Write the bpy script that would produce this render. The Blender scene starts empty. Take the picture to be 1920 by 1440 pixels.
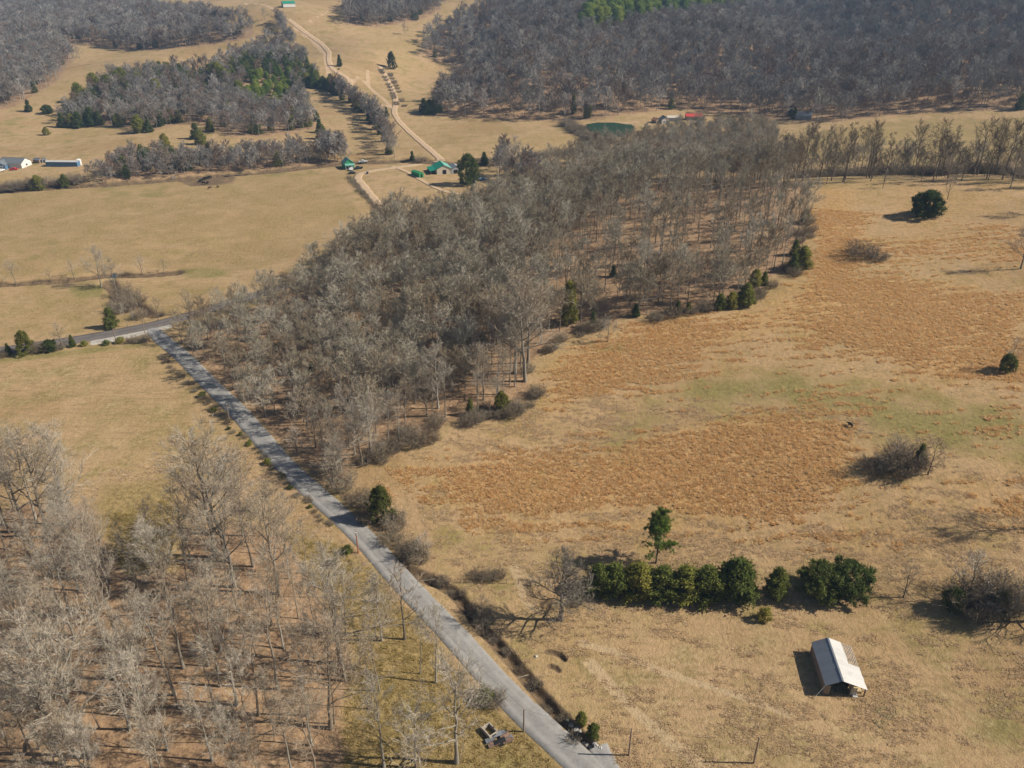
import bpy, math, random
import numpy as np
from mathutils import Vector, Matrix

# ------------------------------------------------------------------ camera, sky, sun, exposure
SC = bpy.context.scene
COL = SC.collection
CAM_H, PITCH, FPX, PW, PH = 110.0, math.radians(28.0), 1500.0, 1920.0, 1440.0
cam_data = bpy.data.cameras.new('camera')
cam_data.sensor_width = 36.0
cam_data.lens = FPX / PW * 36.0
cam_data.clip_start = 1.0
cam_data.clip_end = 20000.0
cam = bpy.data.objects.new('camera', cam_data)
COL.objects.link(cam)
cam.location = (0, 0, CAM_H)
cam.rotation_euler = (math.pi / 2 - PITCH, 0, 0)
SC.camera = cam

SUN_ELEV = math.radians(39.0)
SUN_AZ = math.radians(3.0)           # direction towards the sun, measured from +X towards -Y
world = bpy.data.worlds.new('World')
SC.world = world
world.use_nodes = True
wn = world.node_tree
sky = wn.nodes.new('ShaderNodeTexSky')
sky.sky_type = 'NISHITA'
sky.sun_disc = False
sky.sun_elevation = SUN_ELEV
sky.sun_rotation = math.radians(90.0) + SUN_AZ
sky.air_density = 1.0
sky.dust_density = 1.0
bg = wn.nodes['Background']
bg.inputs['Strength'].default_value = 0.05
wn.links.new(sky.outputs['Color'], bg.inputs['Color'])

sun_data = bpy.data.lights.new('sun', 'SUN')
sun_data.energy = 5.0
sun_data.angle = math.radians(0.53)
sun_data.color = (1.0, 0.91, 0.77)
sun = bpy.data.objects.new('sun', sun_data)
COL.objects.link(sun)
to_sun = Vector((math.cos(SUN_ELEV) * math.cos(SUN_AZ), -math.cos(SUN_ELEV) * math.sin(SUN_AZ), math.sin(SUN_ELEV)))
sun.rotation_euler = to_sun.to_track_quat('Z', 'Y').to_euler()
sun.location = (200, 0, 300)

SC.view_settings.view_transform = 'Standard'
SC.view_settings.look = 'None'
SC.view_settings.exposure = 0.22
SC.view_settings.gamma = 1.0
SC.render.engine = 'CYCLES'
SC.cycles.use_denoising = True
SC.cycles.denoiser = 'OPENIMAGEDENOISE'
SC.cycles.denoising_input_passes = 'RGB_ALBEDO_NORMAL'
SC.cycles.max_bounces = 5
SC.cycles.diffuse_bounces = 1
SC.cycles.glossy_bounces = 1
SC.cycles.transmission_bounces = 1
SC.cycles.transparent_max_bounces = 4
SC.cycles.volume_bounces = 0
SC.cycles.caustics_reflective = False
SC.cycles.caustics_refractive = False

rng = np.random.default_rng(11)
random.seed(11)

# ------------------------------------------------------------------ pixel -> ray helpers
CP, SP = math.cos(PITCH), math.sin(PITCH)

def rays(px, py):
    """unit-less ray directions (camera space turned to world) for photo pixels"""
    u = (np.asarray(px, float) - PW / 2) / FPX
    v = (PH / 2 - np.asarray(py, float)) / FPX
    return np.stack([u, CP + v * SP, -SP + v * CP], -1)

def on_plane(px, py, z):
    d = rays(px, py)
    t = (z - CAM_H) / d[..., 2]
    return d[..., 0] * t, d[..., 1] * t

# ------------------------------------------------------------------ terrain: heights through surveyed control points
ZK = 0.92
ctrl = [  # photo pixel on the ground, height above the lane in m
 (0,1440,2),(300,1440,1.5),(650,1440,0.4),(1100,1430,0),(960,1280,0),(820,1130,0),(700,1020,0),(550,870,0),(400,720,-.5),(290,625,-1),
 (150,1200,1.5),(450,1200,1),(60,1000,.5),(300,980,.2),
 (0,650,-2),(150,800,-1),(0,450,-3),(300,480,-3),(640,420,-3),(0,340,-3),(350,330,-3),(640,315,-2),(180,540,-3),
 (1560,1290,2),(1900,1400,3),(1300,1150,1),(1900,1100,6),(1000,1050,.6),(1080,1330,.2),(1300,1400,1),(900,950,1.0),(1600,1130,3),
 (1250,900,4),(1700,900,9),(1900,700,16),(1300,700,10),(1050,650,9),(1500,520,19),(1900,500,24),(1700,400,27),(1530,340,27),(1900,328,29),(1720,330,28),
 (760,820,3),(620,700,2.5),(700,500,5),(900,430,8),(1000,600,10),(1200,450,17),(1350,350,21),(1000,370,6),(520,640,1),(860,390,3),
 (900,330,-1),(800,320,-1),(720,380,-2),(780,280,-.5),(1000,260,1),(1000,300,0),
 (1150,235,2),(1500,262,9),(1800,238,11),(1900,214,15),(1600,250,10),(1300,235,4),
 (900,216,3),(1050,215,3),(1300,203,6),(1300,150,15),(1300,100,27),(1300,50,44),(1300,2,64),
 (1700,150,22),(1700,100,33),(1700,50,49),(1700,2,68),(1900,150,26),(1900,50,52),(1900,2,70),
 (1000,150,24),(1000,100,36),(1000,60,48),(960,20,60),(930,150,17),(860,160,7),(870,120,16),(920,110,32),(830,70,36),
 (700,60,40),(560,30,58),(540,10,65),(620,15,60),(700,100,27),(720,180,9),(640,130,20),(700,10,62),(780,60,40),
 (560,200,5),(350,240,3),(150,230,2),(100,290,-1),(350,112,29),(300,100,32),(420,108,30),(250,170,16),(500,150,15),(200,150,16),(520,80,33),
 (50,170,9),(20,250,2),(80,120,17),(100,50,32),(250,20,48),(0,5,52),(400,40,48),
]
cx, cy, cz = [], [], []
for (px, py, z) in ctrl:
    X, Y = on_plane(px, py, z * ZK)
    cx.append(float(X)); cy.append(float(Y)); cz.append(z * ZK)
caz = [math.atan2(x, y) for x, y in zip(cx, cy)]
clr = [math.log(math.hypot(x, y)) for x, y in zip(cx, cy)]
def anchor(az, r, z):
    caz.append(math.radians(az)); clr.append(math.log(r)); cz.append(z)
for a in range(-60, 61, 15):
    anchor(a, 15, 0); anchor(a, 40, 0)
for a in range(-60, 61, 12):
    anchor(a, 1700, 72); anchor(a, 2600, 88); anchor(a, 7000, 95)
for r, z in ((110, 5), (200, 14), (330, 27), (430, 20), (560, 10), (700, 16), (950, 34), (1250, 58)):
    anchor(52, r, z); anchor(60, r, z)
for r, z in ((90, 2), (200, -1), (420, -3), (620, 1), (800, 12), (1100, 30), (1300, 48)):
    anchor(-52, r, z); anchor(-60, r, z)
for a, r, z in ((18, 440, 8), (25, 455, 12), (31, 455, 15), (10, 480, 3), (-20, 930, 18), (-14, 940, 19), (-26, 960, 18)):
    anchor(a, r, z)                                  # ground hidden behind the crests
caz, clr, cz = map(np.array, (caz, clr, cz))

def _U(d2):
    return 0.5 * d2 * np.log(d2 + 1e-12)
n = len(caz)
d2 = (caz[:, None] - caz[None]) ** 2 + (clr[:, None] - clr[None]) ** 2
A = np.zeros((n + 3, n + 3))
A[:n, :n] = _U(d2) + np.eye(n) * 4e-4
A[:n, n] = 1; A[:n, n + 1] = caz; A[:n, n + 2] = clr
A[n:, :n] = A[:n, n:].T
W = np.linalg.solve(A, np.concatenate([cz, np.zeros(3)]))

def tps(az, lr):
    out = W[n] + W[n + 1] * az + W[n + 2] * lr
    for i in range(n):
        out = out + W[i] * _U((az - caz[i]) ** 2 + (lr - clr[i]) ** 2)
    return out

# rings follow photo rows, spokes follow photo columns: dense where the photo looks
rows = np.arange(1640, 22, -2.5)
rr = CAM_H / np.tan(PITCH + np.arctan((rows - 720) / FPX))
R = np.concatenate([[1.0, 15, 30, 42, 50], rr[rr > 52], np.geomspace(rr[-1] * 1.03, 7000, 26)])
AZ = np.radians(np.concatenate([np.arange(-180, -62, 6.0), np.linspace(-62, -46.5, 40), np.linspace(-46, 46, 690), np.linspace(46.5, 62, 40), np.arange(66, 181, 6.0)]))
LR = np.log(R)
azc = np.clip(AZ, -math.radians(60), math.radians(60))
ZG = np.zeros((len(R), len(AZ)))
for k in range(len(R)):
    ZG[k] = tps(azc, np.full(len(AZ), LR[k]))
wb = np.clip((math.radians(130) - np.abs(AZ)) / math.radians(65), 0, 1); wb = wb * wb * (3 - 2 * wb)
back = np.clip((R - 150) / 2500, 0, 1) * 70
ZG = ZG * wb[None] + back[:, None] * (1 - wb[None])
GX = R[:, None] * np.sin(AZ)[None]; GY = R[:, None] * np.cos(AZ)[None]
# gentle swells of the open land and of the far hills
sw = np.clip((R - 120) / 500, 0, 1)[:, None]
ZG += sw * (1.1 * np.sin(GX / 61 + 1.3) * np.sin(GY / 83) + .8 * np.sin(GX / 37 - GY / 51) + (2.0 + 3.0 * np.clip((R - 600) / 300, 0, 1)[:, None]) * sw * np.sin(GX / 125 + 2) * np.sin(GY / 170 + GX / 300))
farw = np.clip((R - 640) / 250, 0, 1)[:, None]
fold = np.sin(GX / 58 + GY / 210 + .8 * np.sin(GY / 130)) + .6 * np.sin(GX / 31 - GY / 120 + 1.7)
ZG += farw * (4.5 * np.clip(np.sin(AZ)[None] * 5 + .2, 0, 1) + 4.0) * fold
ZG += .10 * np.sin(GX / 5.1 + np.sin(GY / 7.3)) * np.sin(GY / 4.7 + 1)

def ground_z(x, y):
    x = np.asarray(x, float); y = np.asarray(y, float)
    az = np.arctan2(x, y); r = np.clip(np.hypot(x, y), 1.01, 6990)
    i = np.clip(np.searchsorted(R, r) - 1, 0, len(R) - 2)
    j = np.clip(np.searchsorted(AZ, az) - 1, 0, len(AZ) - 2)
    fi = (r - R[i]) / (R[i + 1] - R[i]); fj = np.clip((az - AZ[j]) / (AZ[j + 1] - AZ[j]), 0, 1)
    return (ZG[i, j] * (1 - fi) * (1 - fj) + ZG[i + 1, j] * fi * (1 - fj) + ZG[i, j + 1] * (1 - fi) * fj + ZG[i + 1, j + 1] * fi * fj)

TS = np.geomspace(55, 4200, 900)
def ground_at(px, py):
    """where the rays through photo pixels first meet the terrain -> (N,3)"""
    px = np.atleast_1d(np.asarray(px, float)); py = np.atleast_1d(np.asarray(py, float))
    d = rays(px, py)
    hd = np.hypot(d[:, 0], d[:, 1])
    out = np.zeros((len(px), 3))
    for k in range(len(px)):
        t = TS / hd[k]
        x, y, z = d[k, 0] * t, d[k, 1] * t, CAM_H + d[k, 2] * t
        below = z < ground_z(x, y)
        i = int(np.argmax(below)) if below.any() else len(t) - 1
        a, b = (t[i - 1], t[i]) if i > 0 else (t[0] * .3, t[0])
        for _ in range(18):
            m = .5 * (a + b)
            if CAM_H + d[k, 2] * m < ground_z(d[k, 0] * m, d[k, 1] * m): b = m
            else: a = m
        out[k] = d[k] * b; out[k, 2] = ground_z(out[k, 0], out[k, 1])
    return out

def G(px, py):
    return Vector(ground_at([px], [py])[0])

def metres_up(p, dy):
    """height in m of something standing at p that covers dy photo pixels upwards"""
    depth = p[1] * CP + (CAM_H - p[2]) * SP
    dep = math.atan2(CAM_H - p[2], math.hypot(p[0], p[1]))
    return dy * depth / FPX / max(.3, math.cos(dep)) 

def metres_wide(p, dx):
    return dx * (p[1] * CP + (CAM_H - p[2]) * SP) / FPX

def line(pxs, step=14):
    """photo polyline -> world polyline on the ground, resampled"""
    out = []
    for (a, b), (c, d) in zip(pxs[:-1], pxs[1:]):
        m = max(1, int(math.hypot(c - a, d - b) / step))
        for k in range(m): out.append((a + (c - a) * k / m, b + (d - b) * k / m))
    out.append(pxs[-1])
    o = np.array(out)
    return ground_at(o[:, 0], o[:, 1])

def ring(pxs, step=25):
    return line(list(pxs) + [pxs[0]], step)[:-1, :2]

def inside(P, poly):
    x, y = P[:, 0], P[:, 1]
    res = np.zeros(len(P), bool)
    a = poly; b = np.roll(poly, -1, 0)
    for (x0, y0), (x1, y1) in zip(a, b):
        if y0 == y1: continue
        c = ((y0 > y) != (y1 > y)) & (x < (x1 - x0) * (y - y0) / (y1 - y0) + x0)
        res ^= c
    return res

def dist_line(P, L, closed=False):
    a = L[:, :2]; b = np.roll(a, -1, 0)
    if not closed: a, b = a[:-1], b[:-1]
    best = np.full(len(P), 1e9)
    for p, q in zip(a, b):
        e = q - p; l2 = e @ e + 1e-9
        t = np.clip(((P - p) @ e) / l2, 0, 1)
        dd = P - p - t[:, None] * e
        best = np.minimum(best, np.einsum('ij,ij->i', dd, dd))
    return np.sqrt(best)

# ------------------------------------------------------------------ lines on the land
LANE = line([(1215,1545),(1150,1486),(1092,1434),(1030,1378),(954,1308),(905,1252),(852,1191),(805,1143),(760,1098),(690,1016),(640,968),(590,925),(540,880),(490,822),(443,767),(408,735),(374,700),(340,665),(298,633),(283,615)], 20)
MAIN_ROAD = line([(-260,672),(-120,668),(0,659),(90,646),(180,631),(260,617),(330,600),(385,583),(425,570),(470,556),(540,535)], 20)
DITCH = line([(812,1088),(850,1110),(880,1145),(905,1180),(930,1205),(960,1240),(990,1275),(1010,1300),(1040,1335),(1075,1372),(1105,1402),(1130,1425)], 12)
GULLY_A = line([(1028,1222),(1040,1224),(1050,1228),(1058,1236)], 6)
GULLY_B = line([(1032,1249),(1041,1251),(1047,1257)], 6)
GULLY_C = line([(1010,1258),(1012,1264)], 3)
CREEK_A = line([(-60,534),(20,531),(80,527),(140,523),(180,517),(212,514),(235,515),(280,514),(330,510)], 10)
CREEK_B = line([(204,528),(215,545),(220,560),(245,565),(262,575),(275,588),(292,590)], 8)
CREEK_C = line([(-80,362),(0,356),(60,352),(130,347),(220,342),(330,334),(420,326),(520,318),(600,309),(660,303),(760,300),(860,304),(960,305)], 12)
SCOUR = line([(712,1035),(735,1050),(760,1068),(790,1080),(812,1088)], 8)

PV = np.stack([GX.ravel(), GY.ravel()], -1)
ZF = ZG.ravel().copy()
def carve(L, width, depth):
    lo, hi = L[:, :2].min(0) - width * 2, L[:, :2].max(0) + width * 2
    m = np.where(((PV > lo) & (PV < hi)).all(1))[0]
    d = dist_line(PV[m], L)
    f = np.clip(1 - d / width, 0, 1); f = f * f * (3 - 2 * f)
    ZF[m] -= f * depth * (.9 + .2 * np.sin(PV[m, 0] * .9) * np.sin(PV[m, 1] * .8))
ZLANE = ZG.copy()
carve(DITCH, 1.7, 1.3); carve(GULLY_A, .7, .6); carve(GULLY_B, .6, .55); carve(SCOUR, 2.2, 1.2)
carve(CREEK_A, 4.5, 2.0); carve(CREEK_B, 3.6, 2.0); carve(CREEK_C, 9, 3.0)
ZG = ZF.reshape(ZG.shape)

# ------------------------------------------------------------------ scene helpers
def mesh_from(name, V, F, mat=None, smooth=False):
    me = bpy.data.meshes.new(name)
    me.from_pydata([tuple(map(float, v)) for v in V], [], F)
    if mat: me.materials.append(mat)
    if smooth: me.polygons.foreach_set('use_smooth', [True] * len(me.polygons))
    me.update()
    return me

def add(name, me, parent=None, loc=None, rz=0.0, scale=None):
    o = bpy.data.objects.new(name, me)
    COL.objects.link(o)
    if parent: o.parent = parent
    if loc is not None: o.location = loc
    if rz: o.rotation_euler = (0, 0, rz)
    if scale is not None: o.scale = (scale,) * 3 if isinstance(scale, (int, float)) else scale
    return o

def tag(o, label, cat, group=None):
    o['label'] = label; o['category'] = cat
    if group: o['group'] = group
    return o

def thing(name, label, cat, loc, rz=0.0, group=None, scale=None):
    return tag(add(name, None, None, loc, rz, scale), label, cat, group)

def structure(o):
    o['kind'] = 'structure'; return o

class MB:
    """collects boxes, tubes and polygons into one mesh"""
    def __init__(s): s.V = []; s.F = []
    def poly(s, pts):
        b = len(s.V); s.V += [tuple(p) for p in pts]; s.F.append(tuple(range(b, b + len(pts)))); return s
    def box(s, x0, x1, y0, y1, z0, z1):
        b = len(s.V)
        s.V += [(x0,y0,z0),(x1,y0,z0),(x1,y1,z0),(x0,y1,z0),(x0,y0,z1),(x1,y0,z1),(x1,y1,z1),(x0,y1,z1)]
        s.F += [(b,b+3,b+2,b+1),(b+4,b+5,b+6,b+7),(b,b+1,b+5,b+4),(b+1,b+2,b+6,b+5),(b+2,b+3,b+7,b+6),(b+3,b,b+4,b+7)]
        return s
    def bar(s, p, q, r, n=4, r2=None):
        return s.tube([p, q], [r, r if r2 is None else r2], n)
    def tube(s, pts, rad, n=5, cap=True):
        pts = [Vector(p) for p in pts]; b = len(s.V)
        for i, p in enumerate(pts):
            d = (pts[min(i + 1, len(pts) - 1)] - pts[max(i - 1, 0)]).normalized()
            u = d.cross(Vector((0, 0, 1)) if abs(d.z) < .9 else Vector((1, 0, 0))).normalized(); w = d.cross(u)
            for k in range(n):
                a = 2 * math.pi * k / n
                s.V.append(tuple(p + (u * math.cos(a) + w * math.sin(a)) * rad[i]))
        for i in range(len(pts) - 1):
            for k in range(n):
                s.F.append((b + i*n + k, b + i*n + (k+1) % n, b + (i+1)*n + (k+1) % n, b + (i+1)*n + k))
        if cap:
            s.F.append(tuple(b + k for k in range(n))[::-1]); s.F.append(tuple(b + (len(pts)-1)*n + k for k in range(n)))
        return s
    def slab(s, quad, t):
        """a sheet with thickness t under a quad"""
        q = [Vector(p) for p in quad]; nrm = (q[1] - q[0]).cross(q[3] - q[0]).normalized() * t
        b = len(s.V); s.V += [tuple(p) for p in q] + [tuple(p - nrm) for p in q]
        s.F += [(b,b+1,b+2,b+3),(b+7,b+6,b+5,b+4)] + [(b+k, b+4+k, b+4+(k+1)%4, b+(k+1)%4) for k in range(4)]
        return s
    def mesh(s, name, mat=None, smooth=False): return mesh_from(name, s.V, s.F, mat, smooth)
    def build(s, name, mat, parent=None, **k): return add(name, s.mesh(name, mat), parent, **k)

# ------------------------------------------------------------------ materials
class N:
    """small node-tree helper"""
    def __init__(s, name):
        s.m = bpy.data.materials.new(name); s.m.use_nodes = True
        s.t = s.m.node_tree; s.b = s.t.nodes['Principled BSDF']
        s.b.inputs['Specular IOR Level'].default_value = .2
    def new(s, kind, **kw):
        nd = s.t.nodes.new(kind)
        for k, v in kw.items(): setattr(nd, k, v)
        return nd
    def link(s, a, b): s.t.links.new(a, b)
    def _in(s, sock, v):
        if hasattr(v, 'is_output'): s.link(v, sock)
        else: sock.default_value = v
    def math(s, op, a, b=0.0, clamp=False):
        nd = s.new('ShaderNodeMath', operation=op, use_clamp=clamp); s._in(nd.inputs[0], a); s._in(nd.inputs[1], b); return nd.outputs[0]
    def mix(s, f, a, b, mode='MIX'):
        nd = s.new('ShaderNodeMix', data_type='RGBA', blend_type=mode); s._in(nd.inputs['Factor'], f)
        for i, v in ((6, a), (7, b)):
            s._in(nd.inputs[i], v if hasattr(v, 'is_output') else (v[0], v[1], v[2], 1))
        return nd.outputs[2]
    def noise(s, scale, detail=3, rough=.55, vec=None, dist=0.0):
        nd = s.new('ShaderNodeTexNoise'); nd.inputs['Scale'].default_value = scale; nd.inputs['Detail'].default_value = detail
        nd.inputs['Roughness'].default_value = rough; nd.inputs['Distortion'].default_value = dist
        if vec is not None: s.link(vec, nd.inputs['Vector'])
        return nd.outputs['Fac']
    def coord(s, scale=(1, 1, 1), rz=0.0, kind='Object'):
        tc = s.new('ShaderNodeTexCoord'); mp = s.new('ShaderNodeMapping')
        mp.inputs['Scale'].default_value = scale; mp.inputs['Rotation'].default_value = (0, 0, rz)
        s.link(tc.outputs[kind], mp.inputs['Vector']); return mp.outputs['Vector']
    def step(s, v, lo, hi):
        nd = s.new('ShaderNodeMapRange', interpolation_type='SMOOTHSTEP', clamp=True)
        s._in(nd.inputs['Value'], v); nd.inputs['From Min'].default_value = lo; nd.inputs['From Max'].default_value = hi
        return nd.outputs['Result']
    def attr(s, name): return s.new('ShaderNodeAttribute', attribute_name=name)
    def rand(s): return s.new('ShaderNodeObjectInfo').outputs['Random']
    def ramp(s, f, stops):
        nd = s.new('ShaderNodeValToRGB'); e = nd.color_ramp.elements
        while len(e) < len(stops): e.new(.5)
        for i, (p, c) in enumerate(stops): e[i].position = p; e[i].color = (*c, 1)
        s._in(nd.inputs[0], f); return nd.outputs[0]
    def bump(s, h, strength, dist=.1):
        nd = s.new('ShaderNodeBump'); nd.inputs['Strength'].default_value = strength; nd.inputs['Distance'].default_value = dist
        s.link(h, nd.inputs['Height']); s.link(nd.outputs[0], s.b.inputs['Normal'])
    def done(s, color, rough=.9, metal=0.0):
        s._in(s.b.inputs['Base Color'], color if hasattr(color, 'is_output') else (*color, 1))
        s._in(s.b.inputs['Roughness'], rough); s.b.inputs['Metallic'].default_value = metal
        return s.m

def m_plain(name, c, rough=.8, var=.18, scale=2.0, metal=0.0):
    q = N(name); v = q.noise(scale, 4, .6, q.coord())
    lo = tuple(x * (1 - var) for x in c); hi = tuple(min(1, x * (1 + var)) for x in c)
    return q.done(q.ramp(v, [(.3, lo), (.7, hi)]), rough, metal)

def m_bark(name, stops, grain=6.0):
    q = N(name); r = q.rand(); c = q.ramp(r, stops)
    v = q.noise(grain, 3, .6, q.coord((1, 1, .25)))
    c = q.mix(q.math('MULTIPLY', v, .55), c, (.10, .085, .07))
    return q.done(c, .95)

def m_leaf(name, stops, scale=.9):
    q = N(name); r = q.rand(); v = q.noise(scale, 2, .6, q.coord())
    v2 = q.noise(scale * 5, 2, .6, q.coord())
    f = q.math('ADD', q.math('MULTIPLY', v, .55), q.math('ADD', q.math('MULTIPLY', v2, .35), q.math('MULTIPLY', q.math('SUBTRACT', r, .4), .5)))
    c = q.ramp(f, stops); q.done(c, .75)
    q.b.inputs['Specular IOR Level'].default_value = .15
    tr = q.new('ShaderNodeBsdfTranslucent'); q.link(c, tr.inputs['Color'])
    mx = q.new('ShaderNodeMixShader'); mx.inputs[0].default_value = .38
    q.link(q.b.outputs[0], mx.inputs[1]); q.link(tr.outputs[0], mx.inputs[2])
    q.link(mx.outputs[0], q.t.nodes['Material Output'].inputs['Surface'])
    return q.m

M = {}
M['bark'] = m_bark('bark', [(0, (.26, .21, .155)), (.35, (.35, .30, .235)), (.7, (.32, .295, .25)), (1, (.46, .43, .37))])
M['twig'] = m_bark('twig', [(0, (.47, .365, .255)), (.35, (.58, .485, .37)), (.7, (.55, .49, .395)), (1, (.70, .62, .51))], 2.0)
M['twig_mid'] = m_bark('twig_mid', [(0, (.38, .28, .175)), (.3, (.51, .43, .305)), (.65, (.49, .44, .335)), (1, (.76, .69, .555))], 2.0)
M['twig_dark'] = m_bark('twig_dark', [(0, (.17, .135, .10)), (.5, (.23, .19, .15)), (1, (.30, .26, .21))], 2.0)
M['bark_far'] = m_bark('bark_far', [(0, (.32, .21, .145)), (.25, (.38, .32, .275)), (.6, (.36, .34, .32)), (.85, (.50, .465, .43)), (1, (.70, .65, .60))])
M['brush'] = m_bark('brush', [(0, (.26, .195, .13)), (.5, (.35, .285, .20)), (1, (.43, .365, .275))], 2.0)
M['dark_bark'] = m_bark('dark_bark', [(0, (.15, .12, .09)), (1, (.24, .2, .16))])
M['cedar'] = m_leaf('cedar_foliage', [(.15, (.085, .115, .028)), (.4, (.17, .20, .045)), (.62, (.28, .28, .06)), (.85, (.42, .35, .08))])
M['cedar_dark'] = m_leaf('dark_cedar_foliage', [(.15, (.050, .080, .022)), (.42, (.105, .140, .036)), (.66, (.185, .205, .050)), (.9, (.29, .26, .07))])
M['pine'] = m_leaf('pine_foliage', [(.15, (.090, .15, .03)), (.45, (.20, .28, .045)), (.7, (.32, .38, .065)), (.9, (.44, .45, .09))])
M['olive_leaf'] = m_leaf('olive_foliage', [(.15, (.060, .075, .018)), (.45, (.13, .145, .032)), (.7, (.22, .215, .045)), (.9, (.30, .27, .06))])
M['pine_yellow'] = m_leaf('yellow_pine_foliage', [(.15, (0.123, 0.138, 0.028)), (.5, (0.234, 0.248, 0.048)), (.9, (0.343, 0.317, 0.068))])

# ground: one sheet, zones from attributes
def ground_material():
    q = N('ground'); co = q.coord()
    a1 = q.attr('zone_a'); a2 = q.attr('zone_b')
    s1 = q.new('ShaderNodeSeparateColor'); q.link(a1.outputs['Color'], s1.inputs[0])
    s2 = q.new('ShaderNodeSeparateColor'); q.link(a2.outputs['Color'], s2.inputs[0])
    sedge, green, leaf, dirt = s1.outputs[0], s1.outputs[1], s1.outputs[2], a1.outputs['Alpha']
    yellow, pale, mud, rows_ = s2.outputs[0], s2.outputs[1], s2.outputs[2], a2.outputs['Alpha']
    big = q.noise(.014, 4, .55, co); mid = q.noise(.09, 4, .6, co); fine = q.noise(.9, 5, .7, co); tiny = q.noise(3.1, 4, .7, co)
    strk = q.noise(.5, 4, .65, q.coord((.25, 1.6, 1), .5)); strk2 = q.noise(.16, 4, .6, q.coord((1, .35, 1), -.25))
    brk = q.math('ADD', q.math('MULTIPLY', q.math('SUBTRACT', mid, .5), 1.3), q.math('MULTIPLY', q.math('SUBTRACT', fine, .5), 1.1))
    def edge(v, lo=.35, hi=.65, k=1.0):
        return q.step(q.math('ADD', v, q.math('MULTIPLY', brk, k)), lo, hi)
    c = q.ramp(big, [(.35, (.36, .238, .115)), (.5, (.455, .312, .172)), (.65, (.395, .276, .132))])
    c = q.mix(q.step(mid, .48, .72), c, (.285, .225, .085))
    c = q.mix(q.math('MULTIPLY', q.step(strk2, .5, .7), .5), c, (.47, .335, .18))
    c = q.mix(q.math('MULTIPLY', q.step(strk, .48, .72), .5), c, (.20, .155, .062))
    mott = q.noise(.22, 5, .68, q.coord((1, .6, 1), .3))
    c = q.mix(q.math('MULTIPLY', q.step(mott, .5, .68), .45), c, (.235, .185, .07))
    c = q.mix(q.math('MULTIPLY', q.step(q.noise(.35, 5, .7, q.coord((.7, 1, 1), 1.1)), .54, .72), .5), c, (.50, .36, .20))
    c = q.mix(edge(yellow, .3, .7, .5), c, q.ramp(fine, [(.3, (.21, .155, .065)), (.55, (.33, .24, .105)), (.75, (.43, .31, .15))]))
    c = q.mix(q.math('MULTIPLY', edge(sedge, .05, 1.0, .8), .85), c, q.ramp(fine, [(.3, (.36, .215, .086)), (.5, (.48, .29, .122)), (.75, (.57, .37, .175))]))
    c = q.mix(q.math('MULTIPLY', edge(green, .3, .8, .9), .8), c, q.ramp(fine, [(.3, (.14, .135, .038)), (.6, (.26, .225, .078)), (.8, (.36, .29, .12))]))
    c = q.mix(edge(pale, .35, .7, .7), c, (.48, .355, .21))
    c = q.mix(edge(leaf, .38, .6, .5), c, q.ramp(q.math('ADD', q.math('MULTIPLY', fine, .6), q.math('MULTIPLY', mid, .4)), [(.3, (.22, .14, .078)), (.5, (.355, .23, .135)), (.62, (.45, .31, .185)), (.75, (.33, .235, .12))]))
    c = q.mix(edge(mud, .35, .7, .6), c, q.ramp(fine, [(.3, (.11, .075, .043)), (.7, (.23, .16, .095))]))
    c = q.mix(edge(dirt, .4, .62, .35), c, q.ramp(fine, [(.3, (.45, .31, .19)), (.7, (.60, .44, .29))]))
    # mown rows and fine tussocks
    wv = q.new('ShaderNodeTexWave'); wv.inputs['Scale'].default_value = .16; wv.inputs['Distortion'].default_value = 2.5; wv.inputs['Detail'].default_value = 2
    q.link(q.coord((1, .12, 1), -.06), wv.inputs['Vector'])
    c = q.mix(q.math('MULTIPLY', rows_, q.math('MULTIPLY', q.step(wv.outputs['Fac'], .45, .8), .6)), c, (.24, .15, .06))
    v = q.math('ADD', q.math('MULTIPLY', fine, .6), q.math('MULTIPLY', tiny, .4))
    c = q.mix(1.0, c, q.ramp(v, [(.28, (.66, .64, .6)), (.5, (1, 1, 1)), (.72, (1.22, 1.2, 1.16))]), 'MULTIPLY')
    h = q.math('ADD', q.math('MULTIPLY', fine, .7), q.math('MULTIPLY', tiny, .3))
    q.bump(h, .8, .55)
    return q.done(c, .97)
M['ground'] = ground_material()

def asphalt(name, a, b, c_):
    q = N(name); co = q.coord()
    big = q.noise(.35, 4, .65, co); fine = q.noise(9, 3, .7, co); st = q.noise(1.2, 4, .65, co)
    c = q.ramp(big, [(.3, a), (.55, b), (.75, c_)])
    u = q.attr('across').outputs['Fac']                      # 0 at the centre line, 1 at the edges
    c = q.mix(q.math('MULTIPLY', q.step(st, .5, .68), .3), c, tuple(x * .6 for x in a))
    # worn wheel tracks stay lighter, ravelled edges take on soil
    wt = q.math('SUBTRACT', 1.0, q.math('ABSOLUTE', q.math('MULTIPLY', q.math('SUBTRACT', u, .48), 4.0)), True)
    c = q.mix(q.math('MULTIPLY', wt, .28), c, tuple(min(1, x * 1.35) for x in c_))
    c = q.mix(q.step(q.math('ADD', u, q.math('MULTIPLY', q.math('SUBTRACT', st, .5), .55)), .98, 1.06), c, (.30, .22, .12))
    c = q.mix(1.0, c, q.ramp(fine, [(.3, (.8, .8, .8)), (.7, (1.15, 1.15, 1.15))]), 'MULTIPLY')
    q.bump(fine, .3, .02)
    return q.done(c, .9)
M['lane'] = asphalt('lane_asphalt', (.26, .253, .244), (.315, .305, .293), (.37, .357, .34))
M['road'] = asphalt('road_asphalt', (.13, .115, .11), (.165, .145, .135), (.19, .17, .16))
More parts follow.
